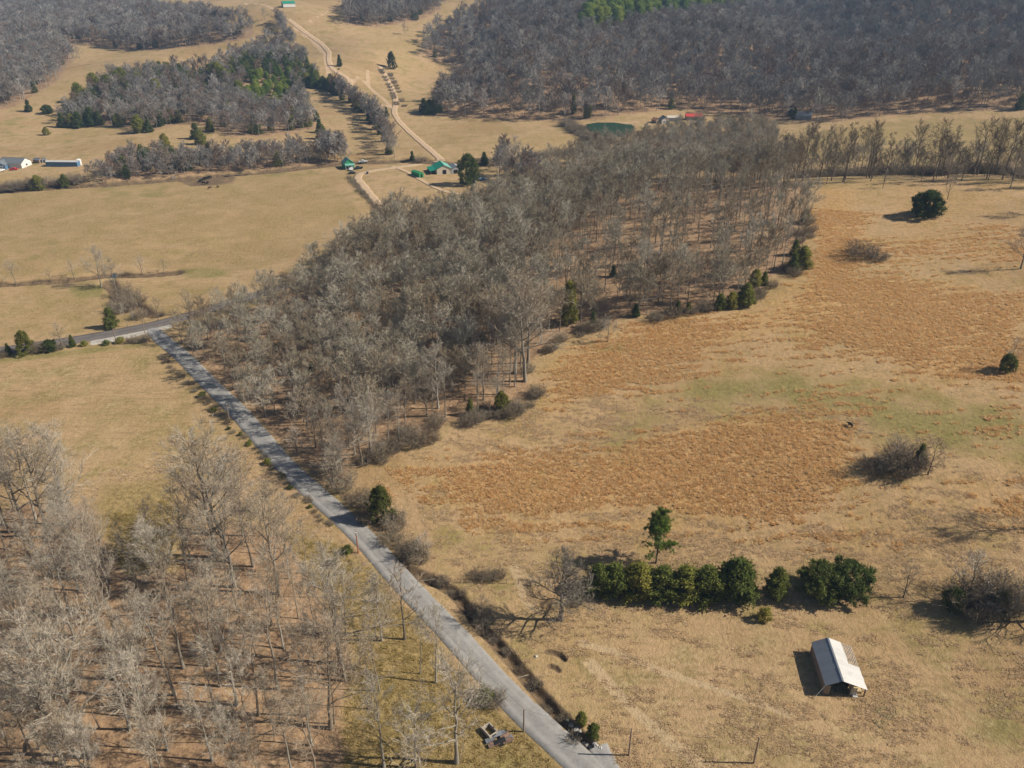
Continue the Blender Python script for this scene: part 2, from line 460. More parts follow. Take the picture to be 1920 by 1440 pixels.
def soil(name, lo, hi, sc=.7):
    q = N(name); co = q.coord(); f = q.noise(sc, 5, .65, co); g = q.noise(6, 3, .7, co)
    c = q.ramp(f, [(.3, lo), (.7, hi)]); c = q.mix(1.0, c, q.ramp(g, [(.3, (.82, .82, .82)), (.7, (1.12, 1.12, 1.12))]), 'MULTIPLY')
    u = q.attr('across').outputs['Fac']
    c = q.mix(q.step(q.math('ADD', u, q.math('MULTIPLY', q.math('SUBTRACT', f, .5), .9)), .8, 1.05), c, (.40, .30, .155))
    c = q.mix(q.math('MULTIPLY', q.step(q.math('SUBTRACT', .25, q.math('ADD', u, q.math('MULTIPLY', q.math('SUBTRACT', f, .5), .3))), .0, .15), .55), c, (.38, .29, .15))
    q.bump(f, .5, .1)
    return q.done(c, .95)
M['dirt'] = soil('dirt_track', (.47, .33, .21), (.63, .47, .32))
M['gravel'] = m_plain('gravel', (.46, .43, .38), .95, .3, 1.5)
def water(name, c, rough=.08):
    q = N(name); h = q.noise(.7, 3, .6, q.coord()); q.bump(h, .06, .1)
    q.b.inputs['Specular IOR Level'].default_value = .5
    return q.done(c, rough)
M['pond'] = water('pond_water', (.010, .065, .036), .12)
M['creek'] = water('creek_water', (.035, .05, .055), .06)

# ------------------------------------------------------------------ zones of the ground (photo outlines turned into places)
ZONES = {k: [] for k in ('sedge', 'green', 'leaf', 'dirt', 'yellow', 'pale', 'mud', 'rows')}
def zone(kind, pxs, soft, w=1.0): ZONES[kind].append(('poly', ring(pxs), soft, w))
def zline(kind, pxs, width, w=1.0): ZONES[kind].append(('line', line(pxs), width, w))
FAR = lambda az, r: (r * math.sin(math.radians(az)), r * math.cos(math.radians(az)))
P_W1 = ring([(-260,1010),(-60,985),(0,960),(60,940),(170,950),(190,1010),(230,1080),(335,1075),(345,1010),(400,985),(470,985),(535,1015),(580,1085),(622,1155),(650,1195),(655,1250),(640,1330),(640,1440),(640,1560),(-260,1560)])
P_W2 = ring([(335,640),(410,715),(495,800),(585,885),(630,915),(660,880),(690,866),(760,828),(870,782),(960,765),(990,740),(985,690),(1045,635),(1110,612),(1210,590),(1330,577),(1410,560),(1445,520),(1505,495),(1515,420),(1505,352),(1440,335),(1330,330),(1200,335),(1120,345),(1000,378),(860,425),(790,430),(720,445),(640,485),(560,535),(470,580),(400,605)])
P_W2B = ring([(1100,322),(1060,300),(1110,282),(1170,276),(1215,262),(1300,248),(1420,244),(1500,300),(1460,322),(1330,316),(1200,325)])
P_W3 = np.concatenate([line([(800,217),(815,197),(853,170),(893,145),(873,127),(812,112),(790,100),(800,80),(830,60),(870,36),(905,22),(935,10)])[:, :2], np.array([FAR(1, 1500), FAR(3, 2300), FAR(20, 2500), FAR(50, 2400), FAR(50, 800), FAR(50, 640)]), line([(2060,206),(1920,209),(1800,206),(1700,213),(1560,230),(1480,226),(1340,212),(1280,205),(1170,215),(1080,228),(1000,226),(870,221),(800,217)])[:, :2]])
P_F0 = ring([(645,47),(700,50),(740,47),(790,38),(830,18),(810,2),(700,4),(652,12)])
P_F1 = np.concatenate([line([(-140,72),(0,72),(150,80),(210,92),(280,95),(390,85),(480,70),(470,50),(330,30),(200,8)])[:, :2], np.array([FAR(-26, 2000), FAR(-50, 2000)])])
P_F2 = ring([(-140,206),(0,206),(30,200),(110,150),(142,112),(110,86),(40,82),(-140,84)])
P_K = ring([(110,238),(187,234),(230,238),(280,248),(333,233),(380,232),(430,256),(500,256),(593,242),(585,215),(560,165),(600,155),(585,130),(560,108),(530,88),(500,78),(460,108),(400,128),(330,136),(270,142),(215,150),(190,165),(165,182),(140,200),(120,220)])
P_C = ring([(150,347),(205,325),(225,305),(280,296),(330,300),(400,298),(480,300),(560,290),(600,300),(650,298),(650,308),(520,319),(420,327),(330,335),(220,343)])
for P, s in ((P_W1, 3), (P_W2, 3), (P_W3, 8), (P_F0, 8), (P_F1, 8), (P_F2, 8), (P_K, 6)):
    ZONES['leaf'].append(('poly', P, s, 1.0))
ZONES['leaf'].append(('poly', P_W2B, 6, .75)); ZONES['leaf'].append(('poly', P_C, 4, .7))
# broom sedge on the right-hand hill
zone('sedge', [(700,960),(720,900),(860,820),(1000,780),(1060,660),(1250,600),(1420,575),(1530,500),(1525,350),(1960,340),(2000,1020),(1700,1050),(1300,1040),(900,1040)], 12, .34)
zone('sedge', [(1045,655),(1200,605),(1420,572),(1525,500),(1700,520),(1930,540),(1990,720),(1900,735),(1780,725),(1700,715),(1600,650),(1480,620),(1330,660),(1180,720),(1060,770),(1000,790),(1020,720)], 9, .72)
zone('sedge', [(1640,540),(1960,530),(1990,730),(1800,720),(1700,710),(1600,640)], 9, .35)
zone('sedge', [(1300,800),(1450,770),(1590,800),(1600,870),(1560,930),(1500,990),(1350,975),(1200,955),(1000,965),(850,940),(830,880),(960,850),(1100,860)], 8, .95)
zone('sedge', [(830,940),(1000,960),(1200,950),(1500,980),(1700,980),(1820,1010),(1700,1040),(1450,1030),(1200,1020),(960,1020),(880,1000)], 8, .58)
zone('sedge', [(1522,352),(1600,352),(1640,440),(1590,545),(1515,515)], 6, .75)
zone('sedge', [(1640,340),(1930,340),(1980,520),(1700,500),(1620,440)], 10, .42)
zone('sedge', [(1740,870),(1990,860),(1990,1010),(1800,1000)], 8, .5)
zone('sedge', [(690,880),(830,840),(960,790),(1020,800),(900,850),(820,900),(720,960)], 6, .5)
zone('rows', [(1525,360),(1590,360),(1600,470),(1560,545),(1520,520)], 6, .3)
zone('green', [(1150,790),(1220,735),(1330,700),(1500,690),(1700,735),(1930,760),(1980,850),(1800,860),(1640,850),(1600,800),(1450,765),(1300,785),(1180,850),(1110,850)], 10, .78)
zone('green', [(1000,880),(1050,850),(990,960),(960,990),(940,950)], 4, .5)
zone('green', [(820,980),(1000,1020),(1200,1040),(1500,1050),(1700,1060),(1690,1110),(1100,1095),(960,1080),(850,1050)], 6, .55)
zone('green', [(1105,650),(1170,640),(1180,660),(1120,668)], 3, .9)
zone('green', [(1800,1290),(1930,1300),(1930,1420),(1850,1410)], 5, .75)
zone('green', [(1100,1440),(1140,1445),(1300,1500),(1100,1500)], 2, .8)
zone('yellow', [(345,1010),(400,985),(470,985),(540,1000),(600,1005),(640,1015),(700,1080),(780,1160),(860,1250),(940,1320),(1030,1400),(1100,1480),(1100,1560),(640,1560),(640,1330),(655,1250),(650,1195),(560,1040),(470,1000)], 3, .9)
zone('yellow', [(190,905),(330,900),(345,1010),(335,1075),(230,1080),(190,1010),(175,950)], 5, .9)
zone('green', [(205,960),(320,955),(325,1050),(240,1060)], 4, .62)
zone('green', [(850,1080),(980,1095),(960,1110),(870,1112)], 2, .7)
zone('green', [(880,1430),(960,1400),(1050,1440),(1050,1520),(880,1520)], 3, .6)
zone('green', [(640,1260),(760,1230),(900,1300),(880,1420),(660,1440)], 6, .42)
# valley fields
zone('pale', [(1060,1150),(1400,1150),(1700,1180),(1960,1200),(1960,1560),(1180,1560),(1100,1380),(1010,1270)], 8, .36)
zone('yellow', [(-60,545),(200,530),(300,525),(420,525),(380,580),(250,612),(100,640),(-60,650)], 6, .48)
zone('pale', [(-60,680),(280,650),(460,850),(380,880),(-60,940)], 8, .30)
zone('yellow', [(-60,350),(200,345),(420,330),(640,318),(700,400),(620,450),(500,520),(330,520),(200,512),(-60,540)], 10, .52)
zone('green', [(180,350),(330,345),(330,375),(180,380)], 8, .5)
zone('green', [(440,325),(620,310),(640,318),(520,335)], 5, .5)
zone('green', [(120,535),(200,535),(205,560),(140,560)], 3, .8)
zone('green', [(330,505),(420,500),(440,520),(340,525)], 3, .7)
zone('green', [(-60,480),(120,440),(180,470),(60,500)], 12, .4)
zone('green', [(-60,672),(120,655),(275,640),(285,648),(120,672),(-60,690)], 2, .7)
zone('pale', [(40,715),(130,705),(200,735),(110,745)], 5, .42)
zone('pale', [(200,760),(330,780),(300,830),(200,820)], 9, .38)
zone('mud', [(315,338),(400,330),(450,332),(440,345),(350,352)], 3, .72)
zone('green', [(0,215),(60,215),(60,260),(-20,262)], 10, .45)
zone('green', [(110,262),(200,255),(170,275),(110,280)], 8, .5)
zone('green', [(1440,300),(1470,258),(1560,240),(1700,222),(1900,218),(2000,230),(2000,300),(1700,312)], 8, .4)
zone('yellow', [(1440,300),(1470,258),(1560,240),(1700,222),(1900,218),(2000,230),(2000,300),(1700,312)], 8, .6)
zone('yellow', [(780,225),(1000,232),(1080,262),(1000,290),(850,296),(760,250)], 8, .4)
zone('mud', [(745,205),(840,205),(830,215),(760,215)], 4, .35)
zone('dirt', [(1120,228),(1160,226),(1200,224),(1210,232),(1120,236)], 3, .5)
zone('pale', [(690,325),(770,318),(830,350),(830,372),(770,378),(720,388)], 4, .22)
zone('dirt', [(770,330),(810,326),(860,330),(900,340),(940,345),(940,360),(850,352),(780,345)], 3, .36)
zone('pale', [(575,165),(640,172),(700,230),(720,290),(640,295),(600,230)], 5, .34)
zone('dirt', [(0,318),(60,316),(100,318),(100,328),(0,328)], 3, .45)
zone('dirt', [(500,20),(560,40),(600,70),(590,90),(540,60),(500,40)], 8, .3)
zone('dirt', [(60,165),(130,115),(150,125),(60,200),(20,205)], 6, .33)
for pxs, wd, w in (([(1085,1205),(1150,1222),(1250,1262),(1400,1310),(1480,1340)], .8, .95), ([(1110,1240),(1180,1320),(1260,1390),(1330,1440)], .7, .9), ([(1100,1245),(1165,1315),(1250,1395),(1310,1440)], .6, .8),
                   ([(965,1065),(975,1090),(985,1120),(1000,1140)], 1.4, .7), ([(960,1060),(980,1075),(1010,1095)], 1.2, .6),
                   ([(1530,345),(1540,400),(1545,470)], 1.0, .4)):
    zline('pale', pxs, wd, w)
for pxs, wd in (([(530,30),(500,10),(460,5),(300,3)], 3), ([(565,50),(610,25),(640,8)], 2), ([(620,160),(615,130),(610,100),(585,75),(545,45)], 3),
                ([(660,185),(690,195),(735,200)], 2.5), ([(735,200),(700,170),(680,150),(660,140)], 2), ([(690,160),(690,130)], 2), ([(640,180),(655,165),(665,150)], 2.5)):
    zline('dirt', pxs, wd, .75)
for L, wd in ((DITCH, 1.6), (SCOUR, 1.8), (GULLY_A, .8), (GULLY_B, .7), (CREEK_A, 3.2), (CREEK_B, 3.0), (CREEK_C, 6)):
    ZONES['mud'].append(('line', L, wd, .85))
zline('leaf', [(700,870),(760,930),(790,1000),(800,1070)], 3.0, .45)
zline('dirt', [(1560,1300),(1580,1312),(1640,1325),(1660,1335)], 2.5, .42)

def zone_value(P, kind):
    out = np.zeros(len(P))
    for typ, L, soft, w in ZONES[kind]:
        L2 = L[:, :2]
        lo, hi = L2.min(0) - soft * 1.5, L2.max(0) + soft * 1.5
        m = np.where(((P > lo) & (P < hi)).all(1))[0]
        if not len(m): continue
        if typ == 'poly':
            d = dist_line(P[m], L2, True); s = np.where(inside(P[m], L2), d, -d)
            f = np.clip(.5 + s / (2 * soft), 0, 1)
        else:
            f = np.clip(1.5 - dist_line(P[m], L2) / soft, 0, 1)
        if kind == 'sedge': out[m] = np.maximum(out[m], f * w)
        else: out[m] = np.maximum(out[m], f * w)
    return out

VIS = np.where((np.abs(np.arctan2(PV[:, 0], PV[:, 1])) < math.radians(62)) & (np.hypot(PV[:, 0], PV[:, 1]) < 2600))[0]
ZA = {}
for k in ZONES:
    a = np.zeros(len(PV), np.float32); a[VIS] = zone_value(PV[VIS], k); ZA[k] = a

nr, na = ZG.shape
co = np.stack([GX, GY, ZG], -1).reshape(-1, 3).astype(np.float32)
i, j = np.meshgrid(np.arange(nr - 1), np.arange(na), indexing='ij')
j2 = (j + 1) % na
quads = np.stack([i * na + j, i * na + j2, (i + 1) * na + j2, (i + 1) * na + j], -1).reshape(-1, 4)[:, ::-1].astype(np.int32)
me = bpy.data.meshes.new('ground')
me.vertices.add(len(co)); me.vertices.foreach_set('co', co.ravel())
me.loops.add(quads.size); me.loops.foreach_set('vertex_index', quads.ravel())
me.polygons.add(len(quads)); me.polygons.foreach_set('loop_start', np.arange(0, quads.size, 4, dtype=np.int32))
me.polygons.foreach_set('use_smooth', np.ones(len(quads), bool))
me.update(calc_edges=True)
for nm, ks in (('zone_a', ('sedge', 'green', 'leaf', 'dirt')), ('zone_b', ('yellow', 'pale', 'mud', 'rows'))):
    at = me.attributes.new(nm, 'FLOAT_COLOR', 'POINT')
    at.data.foreach_set('color', np.stack([ZA[k] for k in ks], -1).astype(np.float32).ravel())
me.materials.append(M['ground'])
structure(add('ground', me))

# ------------------------------------------------------------------ roads and water
def strip(name, L, width, mat, lift=.06, skirt=.5, nx=6, crown=.05, wob=0.0):
    P = L[:, :2]
    T = np.gradient(P, axis=0); T /= np.linalg.norm(T, axis=1)[:, None] + 1e-9
    Nn = np.stack([T[:, 1], -T[:, 0]], -1)
    V, F, U = [], [], []
    us = [-1.12] + list(np.linspace(-1, 1, nx)) + [1.12]
    for k in range(len(P)):
        w = width / 2 * (1 + wob * math.sin(k * 1.7) + wob * .6 * math.sin(k * .61))
        for u in us:
            q = P[k] + Nn[k] * w * u
            z = float(ground_z(q[0], q[1]))
            V.append((q[0], q[1], z + (lift + crown * (1 - u * u) if abs(u) <= 1 else -skirt))); U.append(min(1, abs(u)))
    m = len(us)
    for k in range(len(P) - 1):
        for u in range(m - 1): F.append((k*m+u, k*m+u+1, (k+1)*m+u+1, (k+1)*m+u))
    me = mesh_from(name, V, F, mat, True)
    at = me.attributes.new('across', 'FLOAT', 'POINT'); at.data.foreach_set('value', np.array(U, np.float32))
    return structure(add(name, me))

def resample(L, step):
    d = np.concatenate([[0], np.cumsum(np.linalg.norm(np.diff(L[:, :2], axis=0), axis=1))])
    s = np.arange(0, d[-1], step)
    # smooth the corners
    x = np.interp(s, d, L[:, 0]); y = np.interp(s, d, L[:, 1])
    k = np.ones(5) / 5
    for _ in range(3):
        x[2:-2] = np.convolve(x, k, 'valid'); y[2:-2] = np.convolve(y, k, 'valid')
    return np.stack([x, y], -1)

ZCUT = ZG; ZG = ZLANE
strip('lane', resample(LANE, 2.0), 5.0, M['lane'], .07, wob=.012)
strip('road', resample(MAIN_ROAD, 3.0), 6.6, M['road'], .10, skirt=.8)
strip('road_shoulder', resample(line([(170,640),(215,633),(255,626),(285,618),(320,608)], 8), 1.5), 6.0, M['gravel'], .045, wob=.15)
strip('driveway', line([(1120,1400),(1130,1418),(1142,1440),(1155,1470)], 6), 3.2, M['lane'], .05, wob=.05)
ZG = ZCUT
TRACKS = [([(735,412),(722,395),(700,372),(682,350),(668,333),(668,326),(680,322),(715,318),(760,312),(800,308),(826,305)], 4.6),
          ([(828,304),(822,295),(805,280),(785,263),(765,245),(748,228),(738,212),(742,195),(740,178),(733,160),(722,140),(712,125)], 4.6),
          ([(655,186),(690,194),(718,197),(738,204)], 3.6),
          ([(648,175),(655,160),(658,148),(640,140),(622,130),(616,112),(617,98),(606,84),(580,66),(555,48),(540,36)], 5.0),
          ([(735,312),(755,318),(780,332),(810,350),(840,362),(862,366),(900,362),(950,352)], 2.6)]
for pxs, wd in TRACKS:
    strip('dirt_track', resample(line(pxs, 6), 3.0), wd, M['dirt'], .16, skirt=1.2, wob=.1, crown=.02)

def water_sheet(name, pxs, mat, lift):
    P = ring(pxs, 12); z = float(np.min(ground_z(P[:, 0], P[:, 1])))
    c = P.mean(0); V = [(c[0], c[1], z + lift)] + [(x, y, z + lift) for x, y in P]
    F = [(0, 1 + k, 1 + (k + 1) % len(P)) for k in range(len(P))]
    return structure(add(name, mesh_from(name, V, F, mat)))
water_sheet('pond', [(1098,236),(1120,231),(1160,229),(1182,231),(1190,240),(1185,250),(1165,258),(1130,256),(1108,248)], M['pond'], 1.1)
water_sheet('creek', [(395,329),(440,325),(500,320),(528,318),(526,322),(480,326),(430,331)], M['creek'], .45)
water_sheet('creek', [(118,350),(150,345),(162,346),(150,350),(128,354)], M['creek'], .45)
water_sheet('creek', [(212,512),(222,516),(212,530),(206,526)], M['creek'], .5)
water_sheet('creek', [(1063,1362),(1075,1366),(1088,1380),(1080,1388),(1070,1378)], M['creek'], .25)

# ------------------------------------------------------------------ plant shapes
class PlantBuf:
    def __init__(s): s.V = []; s.F = []
    def tube(s, pts, rad, n):
        b = len(s.V); m = len(pts)
        for i in range(m):
            d = pts[min(i + 1, m - 1)] - pts[max(i - 1, 0)]; d = d / (np.linalg.norm(d) + 1e-9)
            u = np.cross(d, (0, 0, 1.0) if abs(d[2]) < .9 else (1.0, 0, 0)); u /= np.linalg.norm(u) + 1e-9; w = np.cross(d, u)
            for k in range(n):
                a = 2 * math.pi * k / n
                s.V.append(pts[i] + (u * math.cos(a) + w * math.sin(a)) * rad[i])
        for i in range(m - 1):
            for k in range(n):
                s.F.append((b+i*n+k, b+i*n+(k+1)%n, b+(i+1)*n+(k+1)%n, b+(i+1)*n+k))
    def blade(s, p, q, w, R_):
        d = q - p; u = np.cross(d, R_.normal(size=3)); u *= w / (np.linalg.norm(u) + 1e-9)
        b = len(s.V); s.V += [p - u, p + u, q]; s.F.append((b, b + 1, b + 2))
    def spray(s, p, q, w, nrm):
        u = np.cross(q - p, nrm); u *= w / (np.linalg.norm(u) + 1e-9)
        b = len(s.V); s.V += [p - u, p + u, q]; s.F.append((b, b + 1, b + 2))
    def mesh(s, name, mat, smooth=False): return mesh_from(name, s.V, s.F, mat, smooth)

def rot_towards(d, ang, R_, up=0.0):
    r = R_.normal(size=3); r -= d * (r @ d); r /= np.linalg.norm(r) + 1e-9
    v = d * math.cos(ang) + r * math.sin(ang); v = v + np.array((0, 0, up)); return v / np.linalg.norm(v)

def limb_path(p, d, L, segs, R_, wig, lift):
    pts = [p]; dd = d.copy()
    for _ in range(segs):
        dd = dd + R_.normal(size=3) * wig + np.array((0, 0, lift)); dd /= np.linalg.norm(dd)
        pts.append(pts[-1] + dd * L / segs)
    return pts

def bare_tree(seed, H=20.0, bole=.42, spread=.30, n1=13, n2=6, n3=6, n4=5, ang=(35, 60), lift=.10, wig=.16, r0=None, twig=.017, fork=False, lod=False):
    """bole and limbs in one buffer, branches and twigs in another"""
    R_ = np.random.default_rng(seed); T, C = PlantBuf(), PlantBuf()
    r0 = r0 or H * .0125
    segs = 8; top = H * (.72 if fork else .93)
    lean = R_.normal(size=2) * .03
    tp = [np.array((0, 0, -.5))]
    for k in range(1, segs + 1):
        z = top * k / segs
        tp.append(np.array((lean[0] * z + R_.normal() * .012 * H * (k / segs), lean[1] * z + R_.normal() * .012 * H * (k / segs), z)))
    tr = [r0 * 1.35] + [r0 * (1 - .86 * (k / segs) ** .9) for k in range(1, segs + 1)]
    T.tube(tp, tr, 5 if lod else 7)
    tp = np.array(tp); tz = tp[:, 2]
    az0 = R_.uniform(0, 6.28)
    for i in range(n1):
        u = bole + (1 - bole) * ((i + R_.uniform(0, .8)) / n1) ** .9
        u = min(u, .995); z = top * u
        p = np.array((np.interp(z, tz, tp[:, 0]), np.interp(z, tz, tp[:, 1]), z)); rr_ = np.interp(z, tz, tr)
        f = (u - bole) / (1 - bole + 1e-6)
        inc = math.radians(ang[1] + (ang[0] - ang[1]) * f + R_.normal() * 8)
        az = az0 + i * 2.4 + R_.normal() * .4
        d = np.array((math.sin(inc) * math.cos(az), math.sin(inc) * math.sin(az), math.cos(inc)))
        L = H * spread * (1.15 - .65 * f) * R_.uniform(.75, 1.2)
        if fork: L *= 1.25
        path = limb_path(p, d, L, 5, R_, wig, lift)
        rl = min(rr_ * .62, r0 * .5) * R_.uniform(.8, 1.15)
        T.tube(path, [rl * (1 - .15 * k) for k in range(6)], 4 if not lod else 3)
        path = np.array(path)
        for a in range(n2):
            t = (.22 + .78 * (a + R_.uniform(.1, .9)) / n2) * 5
            k = min(4, int(t)); q = path[k] + (path[k + 1] - path[k]) * (t - k)
            dl = path[k + 1] - path[k]; dl = dl / np.linalg.norm(dl)
            d2_ = rot_towards(dl, math.radians(R_.uniform(25, 55)), R_, .16)
            L2 = L * R_.uniform(.38, .6) * (1.15 - .09 * t)
            p2 = limb_path(q, d2_, L2, 3, R_, wig, lift * .8)
            rb = rl * .38 * (1 - .08 * t)
            if lod: C.tube(p2[::3] if False else [p2[0], p2[-1]], [max(rb, twig * 1.2), twig], 3)
            else: C.tube(p2, [rb, rb * .75, rb * .5, rb * .25], 3)
            p2 = np.array(p2)
            for b in range(n3):
                t2 = (.15 + .85 * (b + R_.uniform(.1, .9)) / n3) * 3
                k2 = min(2, int(t2)); q2 = p2[k2] + (p2[k2 + 1] - p2[k2]) * (t2 - k2)
                d3 = rot_towards((p2[k2 + 1] - p2[k2]) / (np.linalg.norm(p2[k2 + 1] - p2[k2]) + 1e-9), math.radians(R_.uniform(20, 55)), R_, .14)
                L3 = L2 * R_.uniform(.35, .6)
                e = q2 + d3 * L3
                C.blade(q2, e, twig * 1.5, R_)
                if n4: C.blade(q2, e, twig * 1.5, R_)
                for c in range(n4):
                    t3 = R_.uniform(.2, 1.0); q3 = q2 + d3 * L3 * t3
                    d4 = rot_towards(d3, math.radians(R_.uniform(15, 50)), R_, .12)
                    C.blade(q3, q3 + d4 * L3 * R_.uniform(.45, .85), twig, R_)
    return T, C

def joined(name, T, C, m1, m2):
    b = len(T.V)
    me = mesh_from(name, list(T.V) + list(C.V), T.F + [tuple(b + k for k in f) for f in C.F], m1)
    me.materials.append(m2)
    me.polygons.foreach_set('material_index', [0] * len(T.F) + [1] * len(C.F))
    return me

def evergreen(seed, H=7.0, wid=3.6, shape='oval', clumps=230, per=26, leaf=.34, low=.03):
    """a dense cedar: clumps of scale-like sprays through an uneven crown"""
    R_ = np.random.default_rng(seed); T, C = PlantBuf(), PlantBuf()
    T.tube([np.array((0, 0, -.3)), np.array((.04, .03, H * .4)), np.array((0, .05, H * .85))], [H * .022, H * .014, H * .004], 6)
    ph = R_.uniform(0, 6.28, 6)
    for i in range(clumps):
        h = low + (1 - low) * R_.uniform(0, 1) ** (1.25 if shape == 'cone' else .95)
        if shape == 'cone': prof = (1 - h) ** .8 * (.35 + .65 * min(1, h * 7))
        elif shape == 'round': prof = math.sqrt(max(0, 1 - (2 * h - .85) ** 2 / 1.35))
        else: prof = (min(1, h * 4.5 + .35)) * (1 - h ** 2.6) ** .75
        az = R_.uniform(0, 6.28)
        bumps = 1 + .20 * math.sin(3 * az + ph[0] + h * 5) + .17 * math.sin(5 * az + ph[1] - h * 9) + .09 * math.sin(9 * az + ph[2] + h * 15)
        rad = wid / 2 * prof * bumps * (R_.uniform(.55, 1.12) ** .6)
        c = np.array((rad * math.cos(az), rad * math.sin(az), h * H))
        out = np.array((math.cos(az) * .8, math.sin(az) * .8, .65 if shape != 'round' else .3 + h * .6)); out /= np.linalg.norm(out)
        cs = leaf * R_.uniform(1.0, 1.7)
        for _ in range(per):
            off = R_.normal(size=3) * .55; p = c + off * cs
            nrm = out * .55 + off * .8 + R_.normal(size=3) * .3        # sprays lie along the outside of their clump
            d = out * .35 + np.array((0, 0, .35)) + R_.normal(size=3) * .7; d /= np.linalg.norm(d)
            C.spray(p, p + d * leaf * R_.uniform(.8, 1.7), leaf * R_.uniform(.22, .42), nrm)
    return T, C

def pine_tree(seed, H=17.0, first=.33, wid=7.0, levels=17, tuft=46, open_=.82):
    R_ = np.random.default_rng(seed); T, C = PlantBuf(), PlantBuf()
    tp = [np.array((0, 0, -.4))] + [np.array((math.sin(k * .8) * .10 * k * .5, math.cos(k * 1.1) * .08 * k * .4, H * k / 8)) for k in range(1, 9)]
    T.tube(tp, [H * .017 * (1 - .11 * k) for k in range(9)], 7)
    tpa = np.array(tp)
    for l in range(levels):
        f = first + (1 - first) * l / levels
        z = H * f; ctr = np.array((np.interp(z, tpa[:, 2], tpa[:, 0]), np.interp(z, tpa[:, 2], tpa[:, 1]), z))
        nb = R_.integers(2, 5); a0 = R_.uniform(0, 6.28)
        for b in range(nb):
            if R_.uniform() > open_: continue
            az = a0 + b * 6.28 / nb + R_.normal() * .35
            L = wid / 2 * (1.05 - .75 * (f - first) / (1 - first)) * R_.uniform(.5, 1.15)
            d = np.array((math.cos(az), math.sin(az), R_.uniform(-.08, .38))); d /= np.linalg.norm(d)
            path = np.array(limb_path(ctr, d, L, 4, R_, .10, .05))
            T.tube(list(path), [.07, .055, .04, .03, .015], 4)
            for c in range(int(5 + L * 2.6)):
                t = R_.uniform(.35, 1.0) * 4; k = min(3, int(t)); q = path[k] + (path[k+1] - path[k]) * (t - k)
                q = q + R_.normal(size=3) * np.array((.55, .55, .2)) * (L / 3.2)
                for _ in range(tuft):
                    dd = R_.normal(size=3) * .8 + np.array((0, 0, .45)) + d * .35; dd /= np.linalg.norm(dd)
                    off = R_.normal(size=3); p = q + off * .15
                    C.spray(p, p + dd * R_.uniform(.3, .55), .045, off * .8 + np.array((0, 0, .6)) + R_.normal(size=3) * .4)
    return T, C

def thicket(seed, H=4.0, wid=6.0, stems=75, n2=8, n3=6, twig=.022):
    R_ = np.random.default_rng(seed); T, C = PlantBuf(), PlantBuf()
    for i in range(stems):
        az = R_.uniform(0, 6.28); rad = wid * .38 * math.sqrt(R_.uniform(0, 1))
        p = np.array((rad * math.cos(az), rad * math.sin(az), -.2))
        d = np.array((math.cos(az) * .35, math.sin(az) * .35, 1.0)) + R_.normal(size=3) * .18; d /= np.linalg.norm(d)
        L = H * R_.uniform(.6, 1.1) * (1 - .35 * (rad / (wid * .5)) ** 2)
        path = np.array(limb_path(p, d, L, 4, R_, .16, -.03))
        T.tube(list(path), [.045, .036, .028, .02, .01], 3)
        for a in range(n2):
            t = R_.uniform(.6, 4); k = min(3, int(t)); q = path[k] + (path[k+1] - path[k]) * (t - k)
            d2_ = rot_towards((path[k+1] - path[k]) / np.linalg.norm(path[k+1] - path[k]), math.radians(R_.uniform(25, 65)), R_, .1)
            L2 = L * R_.uniform(.2, .38); C.blade(q, q + d2_ * L2, twig * 1.3, R_)
            for b in range(n3):
                q3 = q + d2_ * L2 * R_.uniform(.15, 1)
                d3 = rot_towards(d2_, math.radians(R_.uniform(20, 60)), R_, .1)
                C.blade(q3, q3 + d3 * L2 * R_.uniform(.4, .8), twig, R_)
    return T, C

SH = {}     # shape name -> (trunk mesh, crown mesh, height)
def keep(name, tc, H, m1, m2): SH[name] = (tc[0].mesh('trunk', M[m1], True), tc[1].mesh('crown', M[m2]), H)
for k in range(6):      # forest-grown
    keep(f'forest{k}', bare_tree(100 + k, 20, .40 + .04 * (k % 3), .23 + .03 * (k % 3), 12, 6, 7, 6, (20, 48), .10), 20, 'bark', 'twig')
for k in range(3):      # slim poles
    keep(f'slim{k}', bare_tree(140 + k, 16, .45, .20, 11, 6, 6, 5, (20, 44), .10, r0=.13), 16, 'bark', 'twig')
for k in range(3):      # wide crowns
    keep(f'wide{k}', bare_tree(160 + k, 18, .26, .40, 15, 7, 7, 7, (25, 66), .07, .2, r0=.34), 18, 'bark', 'twig')
keep('oak', bare_tree(193, 12.5, .22, .44, 24, 8, 7, 5, (15, 85), .07, .24, r0=.46, twig=.026), 12.5, 'dark_bark', 'bark')
for k in range(3):      # small field trees
    keep(f'small{k}', bare_tree(200 + k, 8, .22, .42, 11, 5, 5, 4, (22, 60), .08, .2, r0=.14, twig=.018), 8, 'dark_bark', 'twig')
keep('ash', bare_tree(215, 8, .2, .46, 13, 6, 6, 4, (25, 70), .05, .2, r0=.16, twig=.02), 8, 'bark', 'twig')
for k in range(4):      # dark trees of the crest row
    keep(f'crest{k}', bare_tree(230 + k, 20, [.22, .35, .28, .18][k], [.26, .32, .20, .38][k], 14, 6, 6, 4, (16, 48), .10, .2, r0=.24, twig=.028), 20, 'dark_bark', 'twig_dark')
for k in range(2):      # saplings on the wood edge
    keep(f'sapling{k}', bare_tree(220 + k, 10, .2, .26, 13, 5, 5, 4, (18, 45), .10, r0=.08, twig=.02), 10, 'bark', 'twig')
for k in range(4): keep(f'cedar{k}', evergreen(300 + k, 7, 4.0, 'oval', 130, 54), 7, 'dark_bark', 'cedar')
for k in range(3): keep(f'cone{k}', evergreen(320 + k, 8, 4.2, 'cone', 120, 54), 8, 'dark_bark', 'cedar_dark')
for k in range(2): keep(f'round{k}', evergreen(330 + k, 6.5, 8.0, 'round', 210, 54, .40), 6.5, 'dark_bark', 'cedar_dark')
